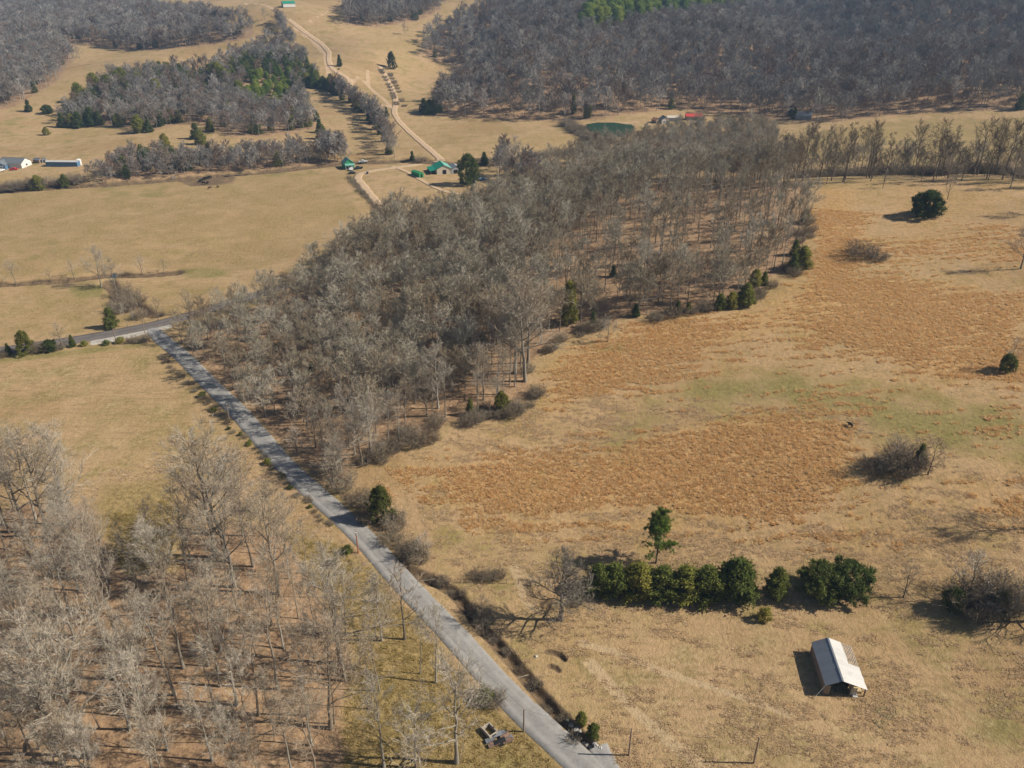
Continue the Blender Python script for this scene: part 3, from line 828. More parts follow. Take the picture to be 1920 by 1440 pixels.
keep('column', evergreen(340, 12, 3.2, 'oval', 240, 24, .36), 12, 'dark_bark', 'pine_yellow')
keep('bright', evergreen(341, 8, 5.0, 'oval', 150, 50, .34), 8, 'dark_bark', 'olive_leaf')
keep('holly', evergreen(342, 11, 9.0, 'round', 420, 24, .42), 11, 'dark_bark', 'cedar_dark')
keep('pine', pine_tree(351, 17, .28, 10.0, 18, 48, .85), 17, 'dark_bark', 'pine')
for k in range(2): keep(f'fpine{k}', evergreen(360 + k, 14, 6.5, 'round', 200, 20, .6, .3), 14, 'dark_bark', 'pine')
keep('ypine', evergreen(365, 14, 7.5, 'round', 200, 20, .6, .4), 14, 'dark_bark', 'pine_yellow')
for k in range(3): keep(f'thicket{k}', thicket(400 + k), 4.0, 'brush', 'brush')
for k in range(2): keep(f'bush{k}', evergreen(420 + k, 1.6, 2.2, 'round', 70, 18, .24), 1.6, 'brush', 'cedar')

RATIO = {'cedar': 4/7, 'cone': 4.2/8, 'round': 8/6.5, 'colum': 3.2/12, 'brigh': 5/8, 'holly': 9/11, 'fpine': 6.5/14, 'ypine': 7.5/14, 'thick': 1.5, 'bush': 2.2/1.6}
def ratio(shape): return RATIO.get(shape[:5], RATIO.get(shape[:4], 0.0))

def plant(name, shape, label, cat, loc, h=None, group=None, rz=None, squash=1.0):
    """a plant of its own: Empty at its foot, trunk and crown as parts that share their mesh with look-alikes"""
    tm, cm, H = SH[shape]
    s = (h or H) / H
    e = thing(name, label, cat, loc, random.uniform(0, 6.28) if rz is None else rz, group, (s * squash, s * squash, s))
    add('stems' if shape[:4] in ('thic', 'bush') else 'trunk', tm, e)
    add('twigs' if shape[:4] == 'thic' else 'crown', cm, e)
    return e

def scatter(poly, spacing, jit=.42, seed=0):
    R_ = np.random.default_rng(seed)
    lo, hi = poly.min(0), poly.max(0)
    xs = np.arange(lo[0], hi[0], spacing); ys = np.arange(lo[1], hi[1], spacing * .866)
    X, Y = np.meshgrid(xs, ys); X = X + (np.arange(len(ys)) % 2)[:, None] * spacing / 2
    P = np.stack([X.ravel(), Y.ravel()], -1); P = P + R_.uniform(-jit, jit, P.shape) * spacing
    return P[inside(P, poly)]

def to_px(P):
    z = ground_z(P[:, 0], P[:, 1])
    dep = P[:, 1] * CP + (CAM_H - z) * SP
    up = P[:, 1] * SP + (z - CAM_H) * CP
    return PW / 2 + FPX * P[:, 0] / dep, PH / 2 - FPX * up / dep

def in_view(P, pad=120, top=220):
    x, y = to_px(P)
    return (x > -pad) & (x < PW + pad) & (y > -top) & (y < PH + top * 1.3)

# instanced stuff: points carry turn, size and kind, geometry nodes set the plants on them
def stuff(name, label, P, sizes, kinds, sources, mats=None, z0=-.05, tilt=0.0, cat=None):
    src = bpy.data.collections.new(name + '_shapes')
    for k, me in enumerate(sources):
        o = bpy.data.objects.new(f'{name}_{k:02d}', me); src.objects.link(o)
    z = ground_z(P[:, 0], P[:, 1]) + z0
    me = bpy.data.meshes.new(name)
    me.vertices.add(len(P)); me.vertices.foreach_set('co', np.column_stack([P, z]).astype(np.float32).ravel())
    R_ = np.random.default_rng(len(P))
    for nm, typ, arr in (('size', 'FLOAT', np.asarray(sizes, np.float32)), ('kind_index', 'INT', np.asarray(kinds, np.int32))):
        me.attributes.new(nm, typ, 'POINT').data.foreach_set('value', arr)
    rot = np.column_stack([R_.normal(size=len(P)) * tilt, R_.normal(size=len(P)) * tilt, R_.uniform(0, 6.28, len(P))]).astype(np.float32)
    me.attributes.new('turn', 'FLOAT_VECTOR', 'POINT').data.foreach_set('vector', rot.ravel())
    o = add(name, me)
    ng = bpy.data.node_groups.new(name, 'GeometryNodeTree')
    ng.interface.new_socket('Geometry', in_out='INPUT', socket_type='NodeSocketGeometry')
    ng.interface.new_socket('Geometry', in_out='OUTPUT', socket_type='NodeSocketGeometry')
    nd = ng.nodes; gi = nd.new('NodeGroupInput'); go = nd.new('NodeGroupOutput')
    ci = nd.new('GeometryNodeCollectionInfo'); ci.inputs['Collection'].default_value = src
    ci.inputs['Separate Children'].default_value = True; ci.inputs['Reset Children'].default_value = True
    ip = nd.new('GeometryNodeInstanceOnPoints'); ip.inputs['Pick Instance'].default_value = True
    def na_(nm, typ):
        a = nd.new('GeometryNodeInputNamedAttribute'); a.data_type = typ; a.inputs['Name'].default_value = nm; return a.outputs['Attribute']
    e2r = nd.new('FunctionNodeEulerToRotation')
    L = ng.links
    L.new(gi.outputs[0], ip.inputs['Points']); L.new(ci.outputs[0], ip.inputs['Instance'])
    L.new(na_('kind_index', 'INT'), ip.inputs['Instance Index']); L.new(na_('size', 'FLOAT'), ip.inputs['Scale'])
    L.new(na_('turn', 'FLOAT_VECTOR'), e2r.inputs[0]); L.new(e2r.outputs[0], ip.inputs['Rotation'])
    L.new(ip.outputs[0], go.inputs[0])
    md = o.modifiers.new('plants', 'NODES'); md.node_group = ng
    o['kind'] = 'stuff'
    o['label'] = label
    if cat: o['category'] = cat
    return o

# ------------------------------------------------------------------ woods
FOREST = [f'forest{k}' for k in range(6)]; SLIM = [f'slim{k}' for k in range(3)]; WIDE = [f'wide{k}' for k in range(3)]
def at(P): return (float(P[0]), float(P[1]), float(ground_z(P[0], P[1])))
LOOK = {'wide': 'broad-crowned bare grey tree', 'slim': 'slender pole-like bare tree', 'fore': 'tall straight bare grey tree', 'sapl': 'young many-branched bare tree', 'smal': 'short crooked bare tree'}
CLEAR = np.array(G(265, 980)[:2])
def label_w1(sh, q):
    w = LOOK[sh[:4]]; q = np.array(q[:2])
    if np.hypot(*(q - CLEAR)) < 26: return w + ' beside the yellow-green clearing in the leaf-littered wood'
    if dist_line(q[None], LANE)[0] < 34: return w + ' at the grassy lane side of the leaf-littered wood'
    if q[0] < -58: return w + ' in the leaf-littered wood on the side away from the lane'
    return w + ' in the middle of the leaf-littered wood'
g1 = 'bare trees of the leaf-littered wood beside the lane'
big_w1 = [(405,1045,205,'wide0'),(428,1052,200,'wide1'),(440,1100,160,'wide2'),(475,1062,150,'forest2'),(50,997,170,'wide2'),(92,1008,180,'wide0'),(130,985,160,'wide1'),(8,985,185,'forest3'),
          (188,1146,175,'forest1'),(523,1113,165,'wide2'),(344,1253,175,'forest4'),(170,1418,230,'wide0'),(120,1432,220,'forest0'),(468,1389,150,'slim0'),(521,1292,165,'forest5'),(310,1120,140,'forest1'),
          (560,1160,120,'slim1'),(593,1185,125,'slim2'),(628,1176,120,'slim0'),(648,1188,118,'slim1'),(510,1005,105,'slim2'),(545,1030,100,'slim1'),(575,1075,100,'slim0'),(610,1120,105,'slim2')]
pts = []
for (x, y, dy, sh) in big_w1:
    p = G(x, y); pts.append(p[:2]); plant('bare_tree', sh, label_w1(sh, p), 'tree', p, min(30, metres_up(p, dy)), g1)
S1 = scatter(P_W1, 6.0, .48, 1); S1 = S1[in_view(S1, 160, 200)]
pts = np.array(pts); keepm = np.array([np.min(np.hypot(*(pts - q).T)) > 3.6 for q in S1])
S1 = S1[keepm]
for q in S1:
    sh = random.choice(FOREST * 2 + SLIM * 3 + ['wide2'])
    plant('bare_tree', sh, label_w1(sh, q), 'tree', at(q), random.uniform(15, 23) if sh[:4] != 'slim' else random.uniform(12, 18), g1)
n_w1 = len(S1) + len(big_w1)

g2 = 'bare trees standing in the yellow-green verge by the lane'
l2 = 'thin bare tree standing in the yellow-green grass between the wood and lane'
for (x, y, dy, sh) in [(704,1191,105,'slim0'),(716,1201,115,'forest3'),(759,1199,105,'small1'),(788,1263,105,'slim2'),(817,1280,112,'forest2'),(712,1296,125,'slim1'),(620,1366,150,'wide1'),(720,1438,140,'forest0'),(856,1430,145,'wide2'),(780,1440,90,'small0'),(690,1330,110,'slim0')]:
    p = G(x, y); plant('bare_tree', sh, l2, 'tree', p, metres_up(p, dy), g2)

# hillside wood between lane and sedge field: the ones that show largest as things, the rest as one mass
S2 = scatter(P_W2, 5.2, .49, 2)
x2, y2 = to_px(S2)
d_lane = dist_line(S2, LANE)
young = (d_lane < 75) & (x2 < 640)
edge_d = dist_line(S2, P_W2, True)
h2 = np.where(young, rng.uniform(7.5, 13, len(S2)), rng.uniform(9.5, 17, len(S2)))
h2 = np.where((~young) & (rng.uniform(size=len(S2)) < .12), h2 * 1.15, h2)
open_side = inside(S2, ring([(1000,600),(1500,500),(1515,350),(1250,350),(1050,480)]))
keep2 = (rng.uniform(size=len(S2)) < np.where(open_side, .52, np.where(young, .95, .85)))
h2 = np.where(open_side, rng.uniform(12, 19, len(S2)), h2)
S2, x2, y2, h2, young, edge_d, open_side = S2[keep2], x2[keep2], y2[keep2], h2[keep2], young[keep2], edge_d[keep2], open_side[keep2]
front = np.argsort(-(y2 + np.where(edge_d < 9, 220, 0) - np.where((x2 < 640), 150, 0)))
n_front = max(40, 300 - n_w1 - 11 - 60 - 46 - 7)
is_front = np.zeros(len(S2), bool); is_front[front[:n_front]] = True
g3 = 'bare trees along the near edge of the hillside wood'
def label_w2(sh, q):
    return LOOK[sh[:4]] + (' along the lane edge of the dense hillside wood' if dist_line(np.array(q[:2])[None], LANE)[0] < 24 else ' along the sedge-field edge of the dense hillside wood')
for q, h, yg in zip(S2[is_front], h2[is_front], young[is_front]):
    sh = random.choice(['sapling0', 'sapling1', 'small0', 'wide1'] if yg else FOREST + WIDE + ['wide1'])
    plant('bare_tree', sh, label_w2(sh, q), 'tree', at(q), h, g3)
for (x, y, dy, sh) in [(985,715,160,'wide1'),(965,700,165,'wide0'),(990,680,140,'wide2'),(680,872,95,'wide1'),(640,885,85,'wide2'),(1365,470,95,'forest1'),(1210,560,95,'wide0')]:
    p = G(x, y); plant('bare_tree', sh, label_w2(sh, p), 'tree', p, metres_up(p, dy), g3)
RS = ~is_front

SB = scatter(P_W2B, 6.0, .45, 3)
cr = []
for k in range(150):
    u = rng.uniform() ** 1.5; az = math.radians(16.5 + 21.5 * u); r = rng.uniform(404, 452); cr.append((r * math.sin(az), r * math.cos(az)))
CR = np.array(cr)
SCR = scatter(ring([(905,395),(860,405),(940,350),(1000,318),(1080,300),(1140,320),(1010,368)]), 8, .45, 4)
mid_src = [joined(f'mid_tree_{k}', *bare_tree(500 + k, 20, [.34, .42, .28, .38, .30][k], [.36, .30, .44, .38, .41][k], 15, 6, 6, 4, (26, 64), .09, twig=.042, lod=True), M['bark'], M['twig_mid']) for k in range(5)]
mid_src += [joined(f'mid_tree_{5 + k}', *bare_tree(520 + k, 20, .46, [.24, .28][k], 11, 5, 6, 4, (20, 48), .1, twig=.036, lod=True), M['bark'], M['twig_mid']) for k in range(2)]
Pm = np.concatenate([S2[RS], SB, SCR, CR]); hm = np.concatenate([h2[RS], rng.uniform(8, 13, len(SB)), rng.uniform(7, 13, len(SCR)), rng.uniform(8, 17, len(CR))])
stuff('bare_woodland', 'dense grey bare woodland covering the hillside beyond its nearer edge trees', Pm, hm / 20, np.where(np.concatenate([open_side[RS], np.zeros(len(SB) + len(SCR), bool), np.ones(len(CR), bool)]), rng.integers(5, 7, len(Pm)), rng.integers(0, 6, len(Pm))), mid_src)

far_src = [joined(f'far_tree_{k}', *bare_tree(540 + k, 18, [.34, .28, .36][k], [.42, .46, .40][k], 14, 5, 6, 3, (28, 66), .08, twig=.075, lod=True), M['bark_far'], M['bark_far']) for k in range(3)]
far_cedar = [joined(f'far_cedar_{k}', *evergreen(560 + k, 9, 5.5, ['cone', 'oval'][k], 70, 14, .75), M['dark_bark'], M['cedar_dark']) for k in range(2)]
far_pine = [joined('far_pine_0', *evergreen(570, 15, 6.5, 'round', 90, 14, .95, .3), M['dark_bark'], M['pine'])]
def far_wood(name, label, poly, spacing, hr, ever=.02, seed=9, cull=True):
    P = scatter(poly, spacing, .46, seed)
    if cull: P = P[in_view(P, 260, 260)]
    P = P[~inside(P, Pp) & ~inside(P, P_STAND)]
    R_ = np.random.default_rng(seed + 1); k = R_.integers(0, 3, len(P)); h = R_.uniform(*hr, len(P)) / 18
    big = np.sin(P[:, 0] / 47) * np.sin(P[:, 1] / 61 + 1) + R_.normal(size=len(P)) * .6
    e = R_.uniform(size=len(P)) < ever * (1 + np.clip(big, -1, 2)); k[e] = 3 + R_.integers(0, 2, e.sum()); h[e] = R_.uniform(.7, 1.2, e.sum())
    return stuff(name, label, P, h, k, far_src + far_cedar)
Pp = ring([(1080,70),(1110,36),(1150,12),(1260,0),(1400,-8),(1415,14),(1345,34),(1250,46),(1180,58),(1120,64)])
P_STAND = ring([(452,172),(468,150),(520,140),(548,160),(545,205),(520,215),(480,216)])
far_wood('far_woodland', 'bluish grey bare forest covering the large hill beyond the pond', P_W3, 9.2, (11, 20), .03, 21)
far_wood('far_woodland', 'small dark wood on the pale hilltop pasture below the green barn', P_F0, 7.5, (15, 20), .10, 23)
far_wood('far_woodland', 'bare forest on the ridge behind the knoll, beside the hilltop pasture', P_F1, 8.0, (14, 19), .05, 25)
far_wood('far_woodland', 'grey bare forest beside the pale draw next to the knoll', P_F2, 7.5, (14, 19), .04, 27)
far_wood('far_woodland', 'mixed bare wood and cedars covering the low knoll', P_K, 6.8, (9, 14.5), .36, 29)
far_wood('creek_woodland', 'bare trees and brush lining the creek below the knoll', P_C, 4.8, (6.5, 12.5), .05, 31)

g4 = 'bare trees in the row along the hill crest'
for k in range(60):
    x = 1462 + 9.2 * k + random.uniform(-16, 16); y = 332 + random.gauss(0, 7) - (4 if x > 1650 else 0)
    p = G(x, y)
    if math.hypot(p[0], p[1]) > 445:
        az = math.atan2(p[0], p[1]); r = 402 + random.gauss(0, 16); p = Vector(at((r * math.sin(az), r * math.cos(az))))
    sh = random.choice(['crest0', 'crest1', 'crest2', 'crest3', 'crest3']); hh = random.choice((random.uniform(8, 14), random.uniform(14, 22), random.uniform(18, 27)))
    plant('bare_tree', sh, ('short ' if hh < 14 else 'tall ') + ('spreading' if sh in ('crest1', 'crest3') else 'narrow') + ' dark bare tree in the row along the crest', 'tree', p, hh, g4)

for k in range(44):
    az = math.radians(np.interp(k, [0, 43], [19.5, 37.5])) + random.uniform(-.004, .004); r = 408 + random.uniform(-10, 14)
    plant('shrub', 'thicket%d' % (k % 3), 'dark brush at the foot of the row along the crest', 'bush', at((r * math.sin(az), r * math.cos(az))), random.uniform(3.5, 6.5), 'brush under the crest row', squash=1.3)
WE = line([(690,870),(760,832),(870,786),(960,769),(994,742),(990,692),(1048,640),(1110,616),(1210,594),(1330,581),(1410,564),(1448,524),(1508,498),(1517,420)], 10)
for k in range(70):
    q = WE[int(rng.integers(0, len(WE)))] + rng.normal(size=3) * 1.6
    plant('shrub', 'thicket%d' % (k % 3), 'low leafless brush along the sedge-field edge of the hillside wood', 'bush', at(q), random.uniform(1.6, 3.6), 'brush along the wood edge')
# ------------------------------------------------------------------ trees and shrubs with a place of their own
def one(name, sh, x, y, dy, label, cat='tree', group=None, squash=1.0, hmax=40):
    # dy is the whole height in the photo: a full crown shows its near side below the foot as well
    p = G(x, y); k = ratio(sh) * squash
    mpp = metres_wide(p, 1.0); dep = math.atan2(CAM_H - p[2], math.hypot(p[0], p[1])); c, s_ = math.cos(dep), math.sin(dep)
    if k == 0: h = dy * mpp / (c + .18 * s_)
    else:
        h = dy * mpp / (c + .55 * k * s_)
        p = G(x, y - .42 * k * h * s_ / mpp)
    return plant(name, sh, label, cat, p, min(hmax, h), group, squash=squash)
one('oak_tree', 'oak', 1052, 1162, 112, 'large bare spreading oak at the end of the cedar row, casting a branching shadow', squash=1.0)
one('pine_tree', 'pine', 1230, 1056, 113, 'lone tall green pine standing behind the cedar row', squash=.95)
gc = 'cedars in the row'
ORD = ['first', 'second', 'third', 'fourth', 'fifth', 'sixth', 'seventh and tallest']
for k, (x, y, dy, sh) in enumerate([(1122,1122,62,'cedar0'),(1151,1126,66,'cedar1'),(1197,1131,72,'cedar2'),(1240,1134,70,'cedar3'),(1281,1136,72,'cedar0'),(1324,1136,72,'cedar2'),(1377,1136,86,'cedar1')]):
    one('cedar_tree', sh, x, y, dy, ORD[k] + ' cedar from the bare oak in the tight green row', 'tree', gc, squash=1.5)
one('cedar_tree', 'cedar3', 1454, 1128, 62, 'small cedar standing alone in the gap of the cedar row')
one('cedar_tree', 'round0', 1540, 1132, 72, 'broad rounded dark cedar mass at the end of the row, beside the lone small cedar', squash=1.0)
one('cedar_tree', 'round1', 1588, 1130, 74, 'broad rounded dark cedar joined to its equal at the row end, beside small bare tree', squash=1.0)
one('shrub', 'bush0', 1432, 1168, 26, 'small round green bush alone on the pasture in front of the cedar gap', 'bush', squash=.7)
one('bare_tree', 'small0', 1694, 1120, 68, 'small bare forked tree beside the broad cedar mass')
one('bare_tree', 'small2', 1815, 1128, 92, 'bare tree rising out of the evergreen tangle near the metal-roofed barn', squash=1.2)
one('shrub', 'round0', 1785, 1150, 46, 'dark evergreen tangle under the bare tree beyond the metal-roofed barn', 'bush', squash=.62)
one('shrub', 'round1', 1868, 1154, 46, 'low dark evergreen tangle beside the larger one beyond the barn', 'bush', squash=.62)
one('shrub', 'thicket0', 1822, 1166, 72, 'grey leafless tangle in front of the evergreen tangle beyond the barn', 'bush')
one('shrub', 'thicket1', 1885, 1162, 78, 'grey leafless tangle at the far end of the evergreen tangles', 'bush')
one('shrub', 'thicket2', 1845, 1150, 84, 'tall grey leafless tangle between the two evergreen tangles beyond the barn', 'bush')
one('bare_tree', 'small1', 1868, 1140, 80, 'bare tree behind the far end of the evergreen tangles beyond the barn', squash=1.2)
one('bare_tree', 'oak', 1945, 1165, 105, 'bare spreading tree at the end of the hedgerow beyond the barn')
one('bare_tree', 'wide2', 1958, 990, 120, 'bare field tree casting its shadow across the sedge above the hedgerow')
one('shrub', 'thicket2', 1690, 898, 62, 'large dark leafless thicket alone in the sedge field', 'bush', squash=1.15)
one('shrub', 'thicket1', 1705, 888, 60, 'dense dark brush forming the heart of the large thicket in the sedge field', 'bush', squash=1.1)
one('shrub', 'thicket0', 1640, 892, 38, 'low dark leafless bush joined to the large thicket in the sedge field', 'bush', squash=1.2)
one('cedar_tree', 'cone0', 1722, 876, 44, 'small dark cedar inside the large thicket in the sedge field', hmax=6)
one('bare_tree', 'small1', 1740, 890, 74, 'thin bare tree growing out of the large thicket in the sedge field')
one('bare_tree', 'small0', 1672, 884, 70, 'thin bare tree behind the large thicket in the sedge field')
one('shrub', 'round1', 1886, 700, 36, 'round dark evergreen shrub in the orange sedge', 'bush', squash=.62)
one('bare_tree', 'small2', 1890, 688, 56, 'thin bare tree rising behind the round evergreen shrub in the sedge')
one('cedar_tree', 'round0', 1735, 410, 50, 'round dark green cedar near the crest of the sedge field', squash=.85)
one('shrub', 'thicket1', 1618, 488, 38, 'brown leafless thicket in the sedge below the crest', 'bush', squash=1.25)
one('shrub', 'thicket2', 1650, 491, 22, 'low purple-brown brush beside the brown thicket below the crest', 'bush', squash=1.3)
one('bare_tree', 'ash', 1140, 641, 46, 'small pale grey tree at the wood edge with bright grass at its foot', squash=1.05)
one('bare_tree', 'wide1', 1914, 504, 84, 'bare tree on the upper sedge slope casting a long shadow')
one('bare_tree', 'small0', 1776, 374, 42, 'small bare tree beside the round cedar near the crest')
one('bare_tree', 'small2', 1655, 353, 32, 'small bare sapling on the grass below the crest row')
one('bare_tree', 'wide1', 1893, 354, 62, 'bare tree below the crest row casting a wide shadow')
one('bare_tree', 'wide0', 1960, 400, 70, 'broad bare tree at the crest beyond the upper slope')
one('bare_tree', 'wide2', 1775, 346, 50, 'bare tree just below the crest row with trailing shadow')
one('cedar_tree', 'column', 1066, 612, 82, 'tall narrow yellowish evergreen at the wood edge', squash=1.2)
one('shrub', 'cone1', 1112, 614, 30, 'dark cedar at the wood edge beside the pale grey tree', 'tree')
one('cedar_tree', 'bright', 940, 778, 44, 'bright green cedar at the rounded corner of the wood', squash=1.0)
one('cedar_tree', 'cone2', 882, 782, 34, 'dark low cedar along the wood edge near the bright one')
ge = 'evergreens along the upper wood edge'
for (x, y, dy, sh) in [(1192,596,26,'cone0'),(1270,590,26,'cone1'),(1290,588,22,'cone2'),(1350,582,30,'cedar1'),(1372,580,32,'cedar2'),(1398,577,44,'cedar0'),(1415,540,34,'cedar3'),(1432,536,26,'cone0'),(1487,512,38,'cone1'),(1503,506,44,'cedar2'),(1490,480,30,'cone2'),(1508,420,26,'cedar1')]:
    one('cedar_tree', sh, x, y, dy, 'dark evergreen tucked along the upper edge of the hillside wood', 'tree', ge, squash=1.2)
one('cedar_tree', 'bright', 716, 985, 72, 'bright green cedar beside the lane at the wood corner', squash=.9)
gl = 'brush along the field side of the lane'
for (x, y, dy, sh) in [(690,985,34,'thicket0'),(668,955,40,'thicket1'),(740,1000,44,'thicket2'),(735,1030,38,'thicket0'),(762,1050,36,'thicket1'),(785,1062,42,'thicket2'),(700,960,36,'thicket1'),(645,925,46,'thicket0'),(620,900,44,'thicket2'),(775,1040,30,'thicket0'),(905,1178,34,'thicket1'),(890,1160,26,'thicket2'),(905,1200,24,'thicket0'),(830,1100,20,'thicket1'),(845,1125,18,'thicket2')]:
    one('shrub', sh, x, y, dy, 'leafless brown brush along the ditch side of the lane', 'bush', gl)
for k in range(20):
    q = DITCH[int(k / 20 * (len(DITCH) - 1))]; q = q + rng.normal(size=3) * .7
    plant('shrub', 'thicket%d' % (k % 3), 'low dark brush growing in the ditch beside the lane', 'bush', at(q), random.uniform(1.0, 2.0), 'brush in the ditch', squash=.8)
for (x, y, dy) in [(600,640,24),(640,560,24),(585,700,22),(760,560,22),(850,500,24),(905,640,20),(720,650,20),(1150,520,22),(690,740,20),(520,660,16)]:
    one('cedar_tree', random.choice(['cone0', 'cedar1', 'cone2']), x, y, dy, 'olive cedar half hidden among the bare trees of the hillside wood', 'tree', 'cedars inside the hillside wood', squash=1.2)
one('bare_tree', 'small0', 795, 1052, 52, 'bare leaning tree at the washed-out bank by the lane')
one('bare_tree', 'small2', 905, 1175, 55, 'bare grey tree over the ditch by the lane below the oak')
one('shrub', 'thicket2', 1080, 1140, 20, 'faint leafless bush under the spreading oak', 'bush')
for k, (x, y) in enumerate([(895,1090),(915,1092),(935,1090)]):
    one('shrub', 'thicket%d' % k, x, y, 26, 'tan leafless bush along the fence line by the field gateway', 'bush', 'bushes on the fence line')
one('shrub', 'bush1', 650, 1040, 16, 'green evergreen bush at the foot of the reddish utility pole', 'bush')
gs = 'green bushes by the ditch'
one('shrub', 'cedar1', 1090, 1362, 26, 'small green cedar bush beside the ditch, farther from the driveway', 'bush')
one('shrub', 'cedar2', 1112, 1388, 30, 'small green cedar bush beside the ditch, next to the driveway', 'bush')
one('shrub', 'thicket1', 925, 1330, 36, 'rust brown leafless bush on the lane verge above the ruin', 'bush')
one('shrub', 'bush0', 908, 1322, 26, 'dark green bush on the lane verge above the ruin', 'bush')
# left verge of the lane
gv = 'bushes along the lane fence'
for k in range(46):
    t = k / 46; x = 300 + t * 330 + random.uniform(-5, 5); y = 668 + t * 330 + random.uniform(-4, 4)
    x -= 2
    one('shrub', random.choice(['bush0', 'thicket0', 'thicket2', 'thicket1', 'thicket1']), x, y, random.uniform(6, 12), 'small bush in the fence line between the lane and the tan field', 'bush', gv)
# by the main road
one('cedar_tree', 'bright', 50, 668, 48, 'yellow-green rounded cedar beside the paved road', squash=1.0)
one('cedar_tree', 'cone1', 210, 618, 42, 'dark cedar across the paved road from the lane mouth', squash=1.3)
for k, (x, y, dy, sh) in enumerate([(18,668,24,'cone0'),(6,672,18,'thicket0'),(78,664,26,'thicket1'),(95,662,24,'round1'),(112,658,20,'thicket2'),(137,652,24,'cone2'),(158,650,10,'bush0'),(200,648,10,'bush1'),(226,645,12,'bush0'),(248,645,16,'thicket0'),(262,645,18,'thicket1'),(274,642,16,'thicket2'),(-10,674,26,'cone1')]):
    one('shrub', sh, x, y, dy, 'low bush in the hedge between the paved road and the tan field', 'bush', 'hedge bushes by the paved road')
one('bare_tree', 'small1', 118, 655, 52, 'bare tree in the hedge by the paved road')
one('bare_tree', 'wide0', 190, 538, 72, 'tall bare tree at the bend of the field creek', squash=.9)
one('bare_tree', 'wide2', 218, 546, 58, 'pale bare twin tree at the creek bend')
for (x, y, dy, lb, sh) in [(30,533,44,'bare tree at the open end of the field creek','small0'),(95,528,24,'short stubby bare tree on the field creek','small1'),(140,524,34,'faint bare tree on the creek between stubby and tall ones','small2'),
                       (267,515,34,'bare tree standing alone on the far creek bank','small0'),(308,513,26,'low round bare tree at the head of the field creek','small2'),(297,600,44,'bare tree on the road verge by the creek','small1'),(355,588,44,'thin bare tree on the road verge near the wood','small0'),(240,612,48,'thin bare tree beside the dark roadside cedar','slim1'),(255,612,36,'slim bare sapling behind the utility pole by the junction','slim2')]:
    one('bare_tree', sh, x, y, dy, lb)
for k, (x, y, dy) in enumerate([(232,560,30),(248,572,32),(222,590,26),(262,600,22),(240,588,34),(255,578,30),(228,575,26)]):
    one('shrub', 'thicket%d' % (k % 3), x, y, dy, 'grey brush along the creek running to the road', 'bush', 'creek brush')
# farm and valley trees
one('holly_tree', 'holly', 878, 350, 58, 'large rounded evergreen beside the farm sheds', squash=.8)
one('cedar_tree', 'cone0', 908, 311, 24, 'dark cone-shaped cedar behind the farmyard', squash=1.3)
one('cedar_tree', 'cone1', 773, 302, 18, 'small dark cedar beside the track bridge', squash=1.1)
one('shrub', 'thicket0', 790, 304, 12, 'brown brush on the creek bank by the track bridge', 'bush', squash=1.6)
one('cedar_tree', 'cone2', 725, 220, 18, 'small dark cedar by the bend of the dirt track')
one('cedar_tree', 'bright', 735, 130, 30, 'green cedar at the top of the dirt track', squash=.8)
one('cedar_tree', 'cone0', 637, 125, 20, 'dark cedar on the open hill beside the track')
one('bare_tree', 'wide1', 740, 296, 46, 'bare tree at the foot of the hedgerow by the creek')
one('bare_tree', 'wide2', 965, 330, 66, 'broad bare tree beside the farm road')
one('bare_tree', 'forest2', 945, 345, 60, 'grey bare tree between the farm road and the wood')
one('bare_tree', 'wide0', 497, 38, 20, 'lone bare tree on the hilltop pasture')
one('bare_tree', 'wide1', 150, 110, 26, 'bare tree in the pale draw behind the knoll')
one('bare_tree', 'wide0', 760, 66, 20, 'lone bare tree in the hollow below the hilltop wood')
one('cedar_tree', 'cone1', 55, 210, 22, 'dark cedar at the field corner beside the grey forest', squash=1.2)
one('cedar_tree', 'round0', 90, 214, 16, 'broad dark cedar clump near the field corner', squash=.9)
one('cedar_tree', 'cedar0', 88, 254, 15, 'small brown-green cedar above the farmhouse with a white box', squash=1.4)
one('cedar_tree', 'cedar2', 73, 358, 28, 'yellow-green cedar on the creek across from the mobile home', squash=1.3)
one('cedar_tree', 'cedar3', 123, 352, 24, 'green cedar on the creek beside the water', squash=1.1)
gk = 'cedars along the foot of the knoll'
for (x, y, dy, sh) in [(118,240,26,'cone0'),(135,240,24,'cedar1'),(150,241,30,'cone1'),(172,238,34,'cone2'),(188,236,26,'cone0'),(222,238,24,'cedar2'),(262,250,32,'cedar0'),(280,249,24,'cone1'),(270,232,30,'cedar3'),(302,236,14,'cedar1'),(320,232,26,'cone2'),(336,230,22,'cone0'),(368,262,30,'cone1'),(378,272,26,'cedar2'),(310,276,24,'cedar0'),(395,248,26,'cone2')]:
    one('cedar_tree', sh, x, y, dy, 'dark cedar along the foot of the wooded knoll', 'tree', gk, squash=1.25)
gp = 'pines of the bright green stand'
for k in range(58):
    x = random.uniform(456, 544); y = random.uniform(150, 212)
    if x < 462 + (212 - y) * .1 or (x - 470) + (y - 165) * .3 < -20: continue
    one('pine_tree', random.choice(['fpine0', 'fpine1']), x, y, random.uniform(20, 26), 'bright green pine in the stand at the end of the knoll wood', 'tree', gp)
gy = 'yellow-green pines on the knoll'
for (x, y, dy) in [(180,176,36),(205,182,38),(150,192,34),(232,164,34),(262,170,32),(295,182,32),(410,160,40),(420,164,36),(450,186,32),(222,168,32),(318,150,30)]:
    one('pine_tree', 'ypine', x, y, dy, 'yellow-green rounded pine rising from the knoll wood', 'tree', gy)
hp = []
